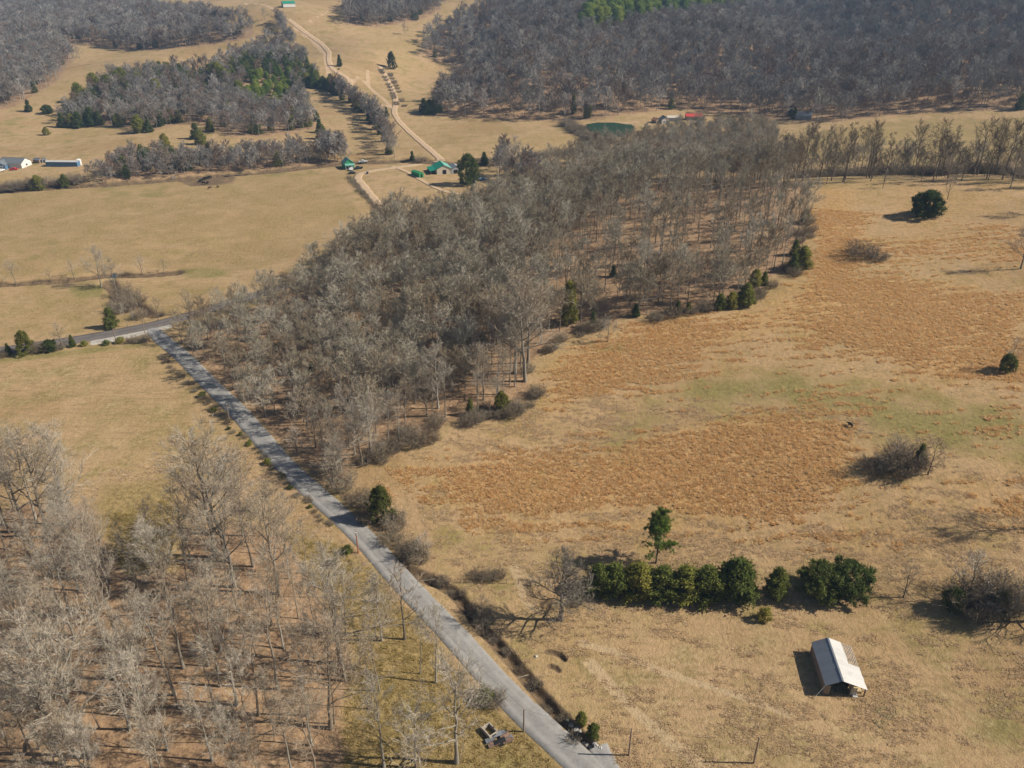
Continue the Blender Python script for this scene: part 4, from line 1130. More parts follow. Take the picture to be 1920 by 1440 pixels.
for k in range(110):
    t = k / 109; i_ = t * 6
    hx = [560, 625, 638, 665, 700, 717, 734]; hy = [160, 170, 182, 198, 224, 252, 290]
    x = np.interp(i_, range(7), hx) + random.uniform(-6, 6); y = np.interp(i_, range(7), hy) + random.uniform(-3, 3)
    if t < .2 or random.random() < .2: one('cedar_tree', random.choice(['cone0', 'cone1', 'cone2', 'cedar1']), x, y, random.uniform(18, 28), 'dark cedar in the hedgerow running up the valley field', 'tree', 'cedars of the valley hedgerow', squash=1.3)
    else: hp.append(G(x, y)[:2])
for k in range(26): hp.append(G(random.uniform(600, 655), random.uniform(282, 305))[:2])
for k in range(34): hp.append(G(520 + k * .9 + random.uniform(-6, 6), 40 + k * 1.6 + random.uniform(-2, 2))[:2])
for k in range(30): hp.append(G(random.uniform(930, 1010), random.uniform(300, 350))[:2])
hp = np.array(hp)
stuff('hedgerow_trees', 'bare trees massed in the hedgerows and creek corners of the far valley', hp, rng.uniform(.45, .85, len(hp)), rng.integers(0, 3, len(hp)), far_src)
for (x, y, dy, sh) in [(556,180,34,'cone0'),(560,200,30,'cone1'),(594,228,20,'cone2'),(600,250,24,'cone0'),(608,268,30,'cone1'),(603,262,28,'cone2'),(618,285,24,'cone1')]:
    one('cedar_tree', sh, x, y, dy, 'dark cedar in the short hedge between the knoll and the valley field', 'tree', 'cedars of the short hedge', squash=1.3)
gr = 'cedars mixed into the scrub by the farm'
for (x, y, dy, sh) in [(905,392,34,'cedar0'),(918,380,28,'cedar1'),(870,398,34,'cone0'),(850,400,30,'cedar2'),(925,402,24,'cone1'),(965,352,30,'cedar3'),(985,348,30,'cedar0'),(1010,350,26,'cone2'),(1060,352,34,'cone0'),(1075,352,30,'cone1'),(1095,345,30,'cone2'),(1040,362,24,'cedar1')]:
    one('cedar_tree', sh, x, y, dy, 'olive green cedar mixed into the scrub between wood and farm', 'tree', gr, squash=1.4)
gw = 'pines on the far hilltop'
Sp = scatter(Pp, 10.5, .45, 77); print('hilltop pines', len(Sp))
for q in Sp[:260]:
    plant('pine_tree', random.choice(['fpine0', 'fpine1']), 'bright green pine in the stand on top of the forested hill', 'tree', at(q), random.uniform(20, 25), gw)
for (x, y) in [(1492,168),(1480,172),(1660,185),(1672,182),(1690,178),(1740,162),(1750,160),(1760,158),(1670,176)]:
    one('pine_tree', random.choice(['fpine0', 'ypine']), x, y, 22, 'green pine scattered in the lower forest beyond the crest row', 'tree', 'pines low on the forested hill')
for (x, y, dy) in [(1075,215,36),(1098,222,30),(1105,222,26)]:
    one('cedar_tree', 'column', x, y, dy, 'narrow green cedar at the forest foot beside the pond', 'tree', 'cedars by the pond')
for (x, y) in [(806,214),(814,214),(822,212),(800,216),(795,212)]:
    one('cedar_tree', 'cone1', x, y, 26, 'dark cedar at the corner of the forested hill', 'tree', 'cedars at the forest corner', squash=1.3)
# fence-line brush, as individuals where it can be told apart
for k in range(30):
    t = k / 30
    one('shrub', random.choice(['thicket0', 'thicket1', 'thicket2']), np.interp(t, [0, 1], [655, 728]) + random.uniform(-2, 2) , np.interp(t, [0, 1], [335, 418]), random.uniform(5, 9), 'dark brush along the fence of the farm track', 'bush', 'brush along the farm track')
for k in range(26):
    x = np.interp(k, [0, 13, 25], [720, 738, 752]) ; y = np.interp(k, [0, 13, 25], [130, 165, 200])
    one('shrub', 'thicket%d' % (k % 3), x + random.choice((-7, 6)), y, 5, 'low brush lining the sunken dirt track up the hill', 'bush', 'brush along the hill track', squash=1.6)
for k in range(26):
    x = 1062 + k * 2.6 + random.uniform(-4, 4); y = 236 + k * 1.7 + random.uniform(-3, 3)
    one('shrub', 'thicket%d' % (k % 3), x, y, random.uniform(10, 18), 'brown brush between the pale hayfield and the green pond', 'bush', 'brush by the pond', squash=1.4)
for k in range(14):
    x = 1000 + k * 9 + random.uniform(-4, 4); y = 296 - k * .8 + random.uniform(-3, 3)
    one('shrub', 'thicket%d' % (k % 3), x, y, random.uniform(8, 14), 'dark brush along the ditch behind the hayfield', 'bush', 'brush behind the hayfield', squash=1.6)
for k in range(22):
    x = -10 + k * 7.5 + random.uniform(-3, 3); y = 362 - k * .85
    if 45 < x < 140 and random.random() < .5: continue
    one('shrub', random.choice(['thicket0', 'thicket1', 'thicket2']), x, y, random.uniform(12, 22), 'grey brush on the creek bank in front of the farmhouse', 'bush', 'creek bank brush', squash=1.2)

# ------------------------------------------------------------------ grass that nobody could count
def tuft(seed, nb, h, w, bw, mat):
    R_ = np.random.default_rng(seed); C = PlantBuf()
    for _ in range(nb):
        a = R_.uniform(0, 6.28); r = w * .35 * math.sqrt(R_.uniform()); p = np.array((r * math.cos(a), r * math.sin(a), 0.0))
        d = np.array((math.cos(a) * .9, math.sin(a) * .9, 1.0)) + R_.normal(size=3) * .35
        C.blade(p, p + d / np.linalg.norm(d) * h * R_.uniform(.6, 1.1), bw, R_)
    return C.mesh('tuft', mat)
def m_grass(name, stops):
    q = N(name); c = q.ramp(q.rand(), stops); q.done(c, .9)
    tr = q.new('ShaderNodeBsdfTranslucent'); q.link(c, tr.inputs['Color'])
    mx = q.new('ShaderNodeMixShader'); mx.inputs[0].default_value = .42
    q.link(q.b.outputs[0], mx.inputs[1]); q.link(tr.outputs[0], mx.inputs[2]); q.link(mx.outputs[0], q.t.nodes['Material Output'].inputs['Surface'])
    return q.m
M['sedge'] = m_grass('broom_sedge', [(0, (.80, .47, .20)), (.5, (.90, .60, .29)), (1, (.93, .70, .42))])
M['straw'] = m_grass('dry_grass', [(0, (.66, .49, .30)), (.5, (.80, .61, .40)), (1, (.86, .69, .48))])
M['olive'] = m_grass('rough_grass', [(0, (.38, .30, .10)), (.5, (.52, .40, .16)), (1, (.62, .47, .22))])
def noise2(P, s, seed):
    R_ = np.random.default_rng(seed); out = np.zeros(len(P))
    for k in range(7):
        a = R_.uniform(0, 6.28); f = s * R_.uniform(.6, 1.9); out += np.sin((P[:, 0] * math.cos(a) + P[:, 1] * math.sin(a)) * f + R_.uniform(0, 6.28))
    return out / 2.6
def grass(name, label, n, rlo, rhi, kind, thr, sources, size, seed, clump=.5, weight=1.0):
    R_ = np.random.default_rng(seed)
    az = np.radians(R_.uniform(-46, 46, n)); r = np.sqrt(R_.uniform(rlo ** 2, rhi ** 2, n))
    P = np.stack([r * np.sin(az), r * np.cos(az)], -1); P = P[in_view(P, 60, 60)]
    v = zone_value(P, kind) if kind else np.ones(len(P))
    v = v * weight + clump * (.30 * noise2(P * (.5, 1.3), .12, seed) + .30 * noise2(P * (.45, 1.3), .8, seed + 1) + .22 * noise2(P * (.6, 1.2), 2.4, seed + 2))
    ok = (v > thr) & ((zone_value(P, kind) > .28) if kind else True)
    for Z in ('leaf', 'dirt', 'mud') + (('sedge', 'yellow') if kind is None else ()):
        ok &= zone_value(P, Z) < .45
    ok &= dist_line(P, LANE) > 3.3
    P = P[ok]
    return stuff(name, label, P, R_.uniform(.65, 1.25, len(P)) * size, R_.integers(0, len(sources), len(P)), sources, z0=-.02)
grass('broom_sedge', 'clumps of orange broom sedge standing across the hill field', 300000, 95, 330, 'sedge', .48, [tuft(600 + k, 16, .6, .95, .06, M['sedge']) for k in range(3)], 1.0, 41, .6)
grass('pasture_grass', 'matted dry tan tussocks of the pasture around the barn', 170000, 70, 190, None, .62, [tuft(610 + k, 14, .34, .8, .045, M['straw']) for k in range(3)], 1.0, 43, .62, .55)
grass('meadow_grass', 'rough yellow-green grass beside the lane', 70000, 70, 170, 'yellow', .5, [tuft(620 + k, 14, .42, .9, .045, M['olive']) for k in range(3)], 1.0, 45, .5)

# ------------------------------------------------------------------ buildings
def m_metal_roof(name, c, rough=.45, ribs=4.0, rust=.25, axis=1):
    q = N(name); co = q.coord(); v = q.noise(.8, 5, .65, co); f = q.noise(7, 3, .6, co)
    c1 = q.mix(q.math('MULTIPLY', q.step(v, .52, .75), rust), c, (c[0] * .55, c[1] * .5, c[2] * .45))
    c1 = q.mix(q.math('MULTIPLY', q.step(f, .5, .8), .2), c1, (.3, .24, .18))
    c1 = q.mix(q.math('MULTIPLY', q.rand(), .28), c1, (c[0] * .55, c[1] * .52, c[2] * .5))
    return q.done(c1, rough, .0)
M['tin_white'] = m_metal_roof('galvanised_sheet', (.60, .595, .58), .5, rust=.5)
M['tin_grey'] = m_metal_roof('weathered_shade_sheet', (.42, .44, .47), .42, rust=.35)  # grey darkened so the barn slope away from the sun looks shaded
M['tin_grey'].node_tree.nodes['Principled BSDF'].inputs['Metallic'].default_value = .65
M['tin_green'] = m_metal_roof('green_sheet', (.015, .30, .20), .45, rust=.15)
M['tin_green_pale'] = m_metal_roof('pale_green_sheet', (.20, .50, .42), .4, rust=.2)
M['tin_red'] = m_metal_roof('red_sheet', (.62, .09, .075), .5, rust=.1)
M['shingle'] = m_plain('grey_shingle', (.16, .18, .20), .9, .25, 3)
M['shingle_brown'] = m_plain('brown_shingle', (.34, .19, .12), .9, .25, 3)
M['white_wall'] = m_plain('white_siding', (.74, .73, .70), .7, .07, 2)
M['cream_wall'] = m_plain('cream_siding', (.66, .60, .50), .75, .1, 2)
M['grey_wall'] = m_plain('grey_siding', (.38, .40, .42), .75, .15, 2)
M['blue_wall'] = m_plain('blue_siding', (.10, .20, .33), .7, .15, 2)
M['green_wall'] = m_plain('green_siding', (.04, .28, .12), .7, .15, 2)
M['wood'] = m_plain('weathered_wood', (.27, .21, .165), .9, .35, 5)
M['pale_wood'] = m_plain('bleached_wood', (.50, .42, .34), .9, .25, 5)
M['wood_red'] = m_plain('stained_pole', (.42, .17, .09), .85, .25, 4)
M['dark'] = m_plain('dark_opening', (.02, .02, .022), .9, .2, 2)
M['glass'] = m_plain('window_glass', (.05, .07, .10), .1, .1, 1)
M['concrete'] = m_plain('concrete', (.40, .35, .29), .9, .25, 1.5)
M['rubble'] = m_plain('rusty_scrap', (.20, .13, .10), .7, .5, 2.5)
M['rock'] = m_plain('pale_limestone', (.48, .46, .43), .9, .25, 2.5)
M['hay'] = m_plain('old_hay', (.58, .45, .25), .95, .25, 3)
M['black_hide'] = m_plain('black_hide', (.012, .011, .011), .6, .3, 2)
M['brown_hide'] = m_plain('brown_hide', (.09, .045, .025), .6, .3, 2)
M['tyre'] = m_plain('tyre', (.02, .02, .02), .8, .2, 4)
def paint(c): return m_plain('car_paint_%d' % (hash(c) % 997), c, .3, .05, 2)

def hay_barn():
    g = float(ground_z(54, 97)) - .05
    ax, ay = on_plane(1552.9, 1197.5, g + 3.6); bx, by = on_plane(1580, 1275, g + 3.6)
    a = np.array((float(ax), float(ay))); b = np.array((float(bx), float(by)))
    mid = (a + b) / 2; L = float(np.linalg.norm(a - b)); rz = math.atan2(-(a - b)[0], (a - b)[1])
    t = thing('hay_barn', 'open-fronted hay barn with metal roof toned darker on its shaded slope, part of one slope stripped to battens', 'barn', (mid[0], mid[1], g), rz)
    h = L / 2; zr, zl, zrr, xl, xr = 3.6, 2.25, 1.95, -2.6, 4.25
    n = 10
    def corr(x0, z0, x1, z1, y0, y1, mat):
        """one sheet of ribbed metal; ribs run down the slope"""
        V, F = [], []; k = 6
        for j in range(k + 1):
            y = y0 + (y1 - y0) * j / k; dz = .03 * (j % 2)
            V += [(x0, y, z0 + dz), (x1, y, z1 + dz)]
        for j in range(k): F.append((2*j, 2*j+1, 2*j+3, 2*j+2))
        m = len(V); V += [(x, y, z - .02) for x, y, z in V]; F += [tuple(m + q for q in f)[::-1] for f in F[:k]]
        F += [(0, m, m + 1, 1), (2*k, 2*k+1, m + 2*k+1, m + 2*k)] + [(2*j, 2*j+2, m+2*j+2, m+2*j) for j in range(k)] + [(2*j+1, m+2*j+1, m+2*j+3, 2*j+3) for j in range(k)]
        return mesh_from('roof_sheet', V, F, mat)
    wd = (2 * h + .5) / n
    for i in range(n):
        y0 = -h - .25 + wd * i; j = random.uniform(-.015, .015)
        add('roof_sheet', corr(xl, zl + j, -.04, zr + j, y0, y0 + wd + .02, M['tin_grey']), t)  # shade of this slope lies in the sheet colour
        full = i < 5
        xe = xr if full else 2.35
        ze = zr + (zrr - zr) * xe / xr
        add('roof_sheet', corr(.0, zr + j, xe + random.uniform(-.05, .05), ze + j, y0, y0 + wd + .02, M['tin_white']), t)
    o = MB().slab([(-.14, -h - .26, zr - .01), (.14, -h - .26, zr + .0), (.14, h + .26, zr + .0), (-.14, h + .26, zr - .01)][::1], .03).build('ridge_cap', M['tin_grey'], t); o.location.z = .075
    # bare battens and rafters where the sheets are gone
    yb = -h - .25 + wd * 5
    for k in range(6):
        x = 2.5 + k * .33; z = zr + (zrr - zr) * x / xr - .06
        MB().box(x - .07, x + .07, yb, h + .2, z - .02, z + .05).build('batten', M['pale_wood'], t)
    for k in range(7):
        y = -h + .05 + (2 * h - .1) * k / 6
        MB().slab([(xr - .05, y - .05, zrr - .10), (xr - .05, y + .05, zrr - .10), (0, y + .05, zr - .10), (0, y - .05, zr - .10)], .12).build('rafter', M['wood'], t)
        MB().slab([(xl + .05, y - .05, zl - .10), (0, y - .05, zr - .10), (0, y + .05, zr - .10), (xl + .05, y + .05, zl - .10)], .12).build('rafter', M['wood'], t)
        for x, z in ((xl + .2, zl), (1.75, 2.75), (xr - .2, zrr)):
            if x == 1.75 and k % 2: continue
            MB().box(x - .09, x + .09, y - .09, y + .09, -.3, z - .12).build('post', M['wood'], t)
    # boards of the closed sides, one by one
    for k in range(22):
        y = -h + .02 + (2 * h - .04) * k / 22
        MB().box(xl + .06, xl + .10, y, y + (2 * h) / 22 - .03, .12, zl - .14).build('board', M['wood'], t)
    for k in range(12):
        x = xl + .1 + k * (1.75 - xl - .1) / 12
        MB().box(x, x + .28, h - .05, h - .01, .1, zl + (x - xl) / -xl * .9 - .2 if x < 0 else 2.7).build('board', M['wood'], t)
    for x0 in (xl + .08, xl + .40, xl + .72, 1.75, 2.1, 2.45):
        z = 1.7 if x0 < 0 else 1.5
        MB().box(x0, x0 + .30, -h - .02, -h + .03, .1, z + .4).build('board', M['tin_grey'] if x0 > 0 else M['wood'], t)
    MB().bar((xl, -h - .2, zl), (xl - 1.6, -h - .9, .05), .05, 5).build('prop', M['tin_white'], t)
    for k in range(5):
        MB().box(2.0 + .1 * k, 3.8, -h + .5 + k * 1.4, -h + 1.4 + k * 1.4, .0, .7 + .1 * (k % 2)).build('hay_bale', M['hay'], t)
    return t
hay_barn()

def gable(name, label, cat, px, py, rot, L, Wd, eave, rise, roof, wall, doors=(), windows=(), porch=None, roof2=None, over=.35, group=None):
    """a small gabled building: wall shell, two roof slopes in sheets, gable trim, doors and windows (front = -Y)"""
    p = G(px, py)
    t = thing(name, label, cat, (p[0], p[1], p[2] - .1), math.radians(rot), group)
    w, h = Wd / 2, L / 2
    m = MB()
    m.poly([(-w,-h,0),(w,-h,0),(w,-h,eave),(0,-h,eave+rise),(-w,-h,eave)]); m.poly([(-w,h,0),(-w,h,eave),(0,h,eave+rise),(w,h,eave),(w,h,0)])
    m.poly([(-w,-h,0),(-w,-h,eave),(-w,h,eave),(-w,h,0)]); m.poly([(w,-h,0),(w,h,0),(w,h,eave),(w,-h,eave)])
    m.build('wall', wall, t)
    n = max(2, int(L / 2.2)); sl = rise / w; o = over
    for s, rm in ((-1, roof), (1, roof2 or roof)):
        r = None
        for i in range(n):
            y0 = -h - o + (L + 2 * o) * i / n; y1 = -h - o + (L + 2 * o) * (i + 1) / n - .015
            q = [(s * (w + o), y0, eave - o * sl + .1), (s * .0, y0, eave + rise + .1), (s * .0, y1, eave + rise + .1), (s * (w + o), y1, eave - o * sl + .1)]
            if s > 0: q = q[::-1]
            MB().slab(q, .07).build('roof_panel', rm, t)
    MB().slab([(-.15, -h - o, eave + rise + .13), (.15, -h - o, eave + rise + .13), (.15, h + o, eave + rise + .13), (-.15, h + o, eave + rise + .13)], .04).build('ridge_cap', roof, t)
    def opening(kind, face, c, w0, z0, z1, mat):
        d = .06
        if face in 'fb':
            y = -h if face == 'f' else h; s = -1 if face == 'f' else 1
            b = sorted((y + s * .01, y + s * d)); e = MB().box(c - w0/2, c + w0/2, b[0], b[1], z0, z1).build(kind, mat, t)
            if kind == 'window':
                b = sorted((y + s * .012, y + s * (d + .03)))
                for (x0, x1, a0, a1) in ((c-w0/2-.1, c-w0/2, z0-.1, z1+.1), (c+w0/2, c+w0/2+.1, z0-.1, z1+.1), (c-w0/2, c+w0/2, z1, z1+.1), (c-w0/2, c+w0/2, z0-.1, z0)):
                    MB().box(x0, x1, b[0], b[1], a0, a1).build('frame', M['white_wall'], e)
        else:
            x = -w if face == 'l' else w; s = -1 if face == 'l' else 1
            b = sorted((x + s * .01, x + s * d)); e = MB().box(b[0], b[1], c - w0/2, c + w0/2, z0, z1).build(kind, mat, t)
    for f, c, w0, z1 in doors: opening('door', f, c, w0, .05, z1, M['dark'])
    for f, c, w0, z0, z1 in windows: opening('window', f, c, w0, z0, z1, M['glass'])
    if porch:
        f, x0, x1, dpt = porch
        MB().slab([(x0, -h - dpt, eave - .7), (x1, -h - dpt, eave - .7), (x1, -h - .01, eave - .05), (x0, -h - .01, eave - .05)], .08).build('porch_roof', roof, t)
        for x in np.linspace(x0 + .15, x1 - .15, 4): MB().box(x - .07, x + .07, -h - dpt + .1, -h - dpt + .24, 0, eave - .75).build('porch_post', M['white_wall'], t)
        MB().box(x0, x1, -h - dpt, -h - .02, 0, .35).build('porch_floor', M['wood'], t)
    return t
fb = gable('farm_barn', 'cream farm barn with a bright green metal roof and dark doorway', 'barn', 829, 322, 16, 12, 8.5, 3.2, 2.0, M['tin_green'], M['cream_wall'], [('f', .2, 2.2, 2.5)], roof2=M['tin_green_pale'])
MB().slab([(-8.2, -6.2, 2.2), (-4.4, -6.2, 3.1), (-4.4, 5.0, 3.1), (-8.2, 5.0, 2.2)], .07).build('lean_to_roof', M['tin_green'], fb)
for y in (-5.9, -2.3, 1.2, 4.7): MB().box(-8.0, -7.8, y, y + .2, 0, 2.2).build('post', M['wood'], fb)
gable('shed', 'long bright green shed on the pale yard before the farm barn', 'shed', 783, 330, 38, 8.5, 3.0, 2.4, .5, M['green_wall'], M['green_wall'], [('f', 0, 1.2, 2.0)], over=.12)
gable('shed', 'grey metal shed between the green-roofed barn and the evergreen', 'shed', 853, 322, 20, 8, 6.5, 2.8, 1.4, M['tin_grey'], M['grey_wall'], [('f', -.8, 2.2, 2.2)], [('f', 1.8, .8, 1.1, 1.9)], roof2=M['tin_white'])
gable('small_house', 'small green-roofed house at the corner of the dirt track', 'house', 653, 314, 24, 7, 6, 3.2, 2.6, M['tin_green_pale'], M['green_wall'], [('f', -.6, 1.0, 2.1)], [('f', 1.5, .9, 1.1, 2.1), ('r', 0, 1.0, 1.1, 2.1)], porch=('f', -2.8, 2.8, 2.2))
fh = gable('farmhouse', 'white ranch farmhouse with a grey shingle roof beside the mobile home', 'house', 30, 312, 82, 15, 9, 3.0, 2.4, M['shingle'], M['white_wall'], [('r', -1, 1.1, 2.1)], [('r', 3, 1.4, 1.0, 2.1), ('r', 5.6, 1.2, 1.0, 2.1), ('f', 0, 1.4, 1.0, 2.1), ('b', 1.5, 1.0, 1.0, 2.0)])
gable('farmhouse', 'front wing of a ranch house with dark porch, at the white farmhouse', 'house', 5, 316, 4, 8, 7.5, 2.9, 2.0, M['shingle'], M['blue_wall'], [('f', 1.2, 1.1, 2.1)], [('f', -1.5, 1.2, 1.0, 2.0)], porch=('f', -3.6, 3.6, 2.4))
gable('shed', 'small grey garden shed beside the farmhouse, the larger of two', 'shed', 72, 305, 80, 4.2, 3.2, 2.0, 1.0, M['tin_grey'], M['wood'], [('f', 0, 1.0, 1.7)], over=.15)
gable('shed', 'tiny dark shed between the garden shed and the mobile home', 'shed', 84, 304, 20, 2.6, 2.4, 1.9, .9, M['shingle'], M['grey_wall'], [('f', 0, .9, 1.6)], over=.12)
mh = gable('mobile_home', 'long blue-grey mobile home with a white roof', 'mobile home', 120, 311, 88, 19.5, 4.6, 2.9, .45, M['tin_white'], M['blue_wall'], [('r', -1.0, 1.0, 2.1)], [('r', -7.6, 1.3, 1.1, 2.0), ('r', -4.6, 1.3, 1.1, 2.0), ('r', 3.4, 1.3, 1.1, 2.0), ('r', 7.0, 1.3, 1.1, 2.0)], over=.15)
p = G(149, 309)
tk = thing('water_tank', 'round white tank at the end of the mobile home', 'tank', p)
MB().tube([(0, 0, 0), (0, 0, 3.2)], [1.5, 1.5], 20).build('drum', M['white_wall'], tk)
MB().tube([(0, 0, 3.2), (0, 0, 3.55), (0, 0, 3.75)], [1.55, .8, .15], 20).build('lid', M['white_wall'], tk)
gable('hill_barn', 'green-roofed white barn alone on the hilltop pasture', 'barn', 541, 13, -62, 14, 9, 4.0, 2.2, M['tin_green'], M['white_wall'], [('l', -3.5, 3.0, 3.0), ('l', 0, 3.0, 3.0), ('l', 3.5, 3.0, 3.0), ('f', 0, 2.4, 2.8)], roof2=M['tin_green'])
gable('cabin', 'long building with a bright red metal roof at the forest foot', 'house', 1300, 224, 86, 12, 6.5, 2.8, 1.6, M['tin_red'], M['wood'], [('r', 0, 1.0, 2.0)], [('r', 3, 1.2, 1.0, 1.9), ('r', -3, 1.2, 1.0, 1.9)])
gable('cabin', 'grey gabled cabin with white walls by the pond', 'house', 1245, 230, 10, 7, 6, 2.8, 2.0, M['shingle'], M['white_wall'], [('f', .8, 1.0, 2.0)], [('f', -1.2, 1.0, 1.0, 1.9)])
gable('cabin', 'tan-roofed long shed behind the grey cabin by the pond', 'shed', 1262, 226, 84, 9, 5, 2.6, 1.2, M['cream_wall'], M['grey_wall'], [('r', 0, 1.6, 2.0)])
gable('cabin', 'little brown-roofed boathouse at the edge of the pond', 'shed', 1229, 230, 40, 4.5, 4, 2.2, 1.3, M['shingle_brown'], M['wood'], [('f', 0, 1.0, 1.8)])
gable('cabin', 'grey-roofed house half hidden in trees beyond the far pasture', 'house', 1506, 222, 70, 11, 7.5, 2.8, 1.9, M['tin_grey'], M['grey_wall'], [('r', 0, 1.0, 2.0)], [('r', 3, 1.2, 1.0, 1.9)])
gable('cabin', 'white trailer glimpsed through the bare wood on the ridge', 'mobile home', 1222, 302, 86, 10, 3.6, 3.2, .5, M['tin_white'], M['white_wall'], [('r', 1, .9, 2.0)], [('r', -2.6, 1.2, 1.1, 1.9)], over=.12)

def vehicle(label, px, py, rot, c, kind='car'):
    p = G(px, py); t = thing('parked_car' if kind == 'car' else 'pickup_truck', label, kind, p, math.radians(rot))
    m = MB(); pr = [(-2.2,.45),(-2.2,.85),(-1.25,.98),(-.65,1.45),(.75,1.48),(1.45,1.02),(2.15,.92),(2.2,.45)] if kind == 'car' else [(-2.7,.5),(-2.7,1.0),(-1.5,1.08),(-.9,1.75),(.45,1.78),(.6,1.1),(2.7,1.08),(2.7,.5)]
    k = len(pr)
    m.poly([(x, -.85, z) for x, z in pr]); m.poly([(x, .85, z) for x, z in pr][::-1])
    for i in range(k): a, b = pr[i], pr[(i+1) % k]; m.poly([(a[0],-.85,a[1]),(a[0],.85,a[1]),(b[0],.85,b[1]),(b[0],-.85,b[1])])
    m.build('body', paint(c), t)
    for s in (-1, 1):
        x0, x1 = (-1.0, 1.1) if kind == 'car' else (-1.1, .4)
        MB().poly([(x0, s*.86, 1.0), (x1, s*.86, 1.0), (x1 - .4, s*.86, 1.4), (x0 + .4, s*.86, 1.4)]).build('window', M['glass'], t)
        for x in ((-1.4, 1.4) if kind == 'car' else (-1.75, 1.75)):
            MB().tube([(x, s*.72, .35), (x, s*.90, .35)], [.35, .35], 12).build('wheel', M['tyre'], t)
    return t
vehicle('white van parked in front of the farmhouse porch', 1, 322, 75, (.8, .8, .8), 'pickup truck')
vehicle('red car parked by the farmhouse porch', 26, 319, 15, (.55, .05, .05))
vehicle('white car by the corner of the small green-roofed house', 659, 319, 80, (.75, .75, .75))
vehicle('dark car in front of the white car at the small house', 660, 326, 10, (.05, .06, .07))
vehicle('black pickup on the yard beside the small green-roofed house', 672, 317, 30, (.03, .03, .035), 'pickup truck')
vehicle('white pickup parked on the grass beyond the small house', 681, 305, 10, (.75, .75, .76), 'pickup truck')
vehicle('dark blue pickup under the big evergreen by the sheds', 907, 339, 15, (.04, .10, .22), 'pickup truck')
vehicle('pale car behind the dark blue pickup by the sheds', 897, 336, 35, (.5, .6, .65))
vehicle('white car half hidden behind creek brush near the mobile home', 195, 309, 10, (.8, .8, .8))
p = G(202, 308); o = tag(MB().box(-.9, .9, -.7, .7, 0, .35).box(-.7, .7, -.5, .5, .35, 1.3).build('tarp_stack', paint((.75, .22, .08))), 'orange covered stack beside the white car behind creek brush', 'stack'); o.location = p
p = G(689, 326); t = thing('trash_bin', 'blue bin beside the bend of the dirt track', 'bin', p); MB().tube([(0,0,0),(0,0,1.1)], [.55,.65], 8).build('drum', paint((.03,.08,.2)), t); MB().box(-.7,.7,-.7,.7,1.1,1.2).build('lid', M['tyre'], t)
p = G(85, 253); t = thing('white_box', 'small white box at the foot of the brown-green cedar', 'box', p); MB().box(-1,1,-.8,.8,0,1.3).build('body', M['white_wall'], t); MB().slab([(-1.15,-.95,1.45),(1.15,-.95,1.45),(1.15,.95,1.32),(-1.15,.95,1.32)],.08).build('lid', M['tin_white'], t)
p = G(325, 335); t = thing('hay_feeder', 'pale round hay feeder at the muddy creek edge', 'feeder', p)
for z in (.15, .6, 1.1): MB().tube([(1.4*math.cos(a), 1.4*math.sin(a), z) for a in np.linspace(0, 6.283, 17)], [.05]*17, 4).build('hoop', M['tin_grey'], t)
for k in range(10): a = k*.628; MB().bar((1.4*math.cos(a),1.4*math.sin(a),0),(1.4*math.cos(a),1.4*math.sin(a),1.15),.04).build('rail', M['tin_grey'], t)
# track bridge over the creek
p = G(824, 305); t = thing('track_bridge', 'pale concrete bridge where the dirt track crosses the creek', 'bridge', p, math.radians(-6))
MB().box(-4.0, 4.0, -3.0, 3.0, -.5, .22).build('deck', M['concrete'], t)
for y in (-2.9, 2.65): MB().box(-4.2, 4.2, y, y + .25, .22, 1.0).build('parapet', M['concrete'], t)
# ruin and scrap by the lane
p = G(918, 1374); t = thing('block_ruin', 'small roofless concrete block ruin in the grass by the lane', 'ruin', (p[0], p[1], p[2] - .1), math.radians(38))
w, l, hh = .85, 1.2, 1.0
MB().box(-w, w, -l, -l + .2, 0, hh).build('wall', M['concrete'], t); MB().box(-w, w, l - .2, l, 0, hh - .1).build('wall', M['concrete'], t)
MB().box(-w, -w + .2, -l + .2, l - .2, 0, hh).build('wall', M['concrete'], t); MB().box(w - .2, w, -l + .2, l - .2, 0, hh - .05).build('wall', M['concrete'], t)
MB().box(-w + .2, w - .2, -l + .2, l - .2, .02, .08).build('floor', M['dark'], t)  # near-black sheet: shade inside the walls put into colour
MB().box(-.35, .35, -l - .02, -l - .003, .4, .9).build('opening', M['dark'], t)
p = G(932, 1390); t = thing('scrap_heap', 'heap of rusty scrap sheets under bare branches by the lane', 'scrap', (p[0], p[1], p[2]), .4)
for k in range(12):
    a, b = random.uniform(-1.7, 1.7), random.uniform(-1.0, 1.0); z = .15 + random.uniform(0, .7) * (1 - abs(a) / 2.4); s = random.uniform(.5, 1.0)
    MB().slab([(a - s, b - .4, z + random.uniform(-.15, .15)), (a + s, b - .4, z + random.uniform(-.15, .25)), (a + s, b + .4, z + random.uniform(0, .3)), (a - s, b + .4, z)], .04).build('sheet', random.choice([M['rubble'], M['tin_grey'], M['dark'], M['rubble']]), t)
def lump(name, label, cat, px, py, r, mat, group=None, flat=.6, seed=0):
    R_ = np.random.default_rng(seed + int(px)); V, F = [], []; nu, nv = 9, 5
    for i in range(nv + 1):
        for j in range(nu):
            th = math.pi * i / nv; a = 2 * math.pi * j / nu; q = r * R_.uniform(.75, 1.2)
            V.append((q * math.sin(th) * math.cos(a), q * math.sin(th) * math.sin(a), q * math.cos(th) * flat))
    for i in range(nv):
        for j in range(nu): F.append((i*nu+j, (i+1)*nu+j, (i+1)*nu+(j+1) % nu, i*nu+(j+1) % nu))
    p = G(px, py); o = tag(add(name, mesh_from(name, V, F, mat), None, (p[0], p[1], p[2] + r * flat * .3)), label, cat, group); return o
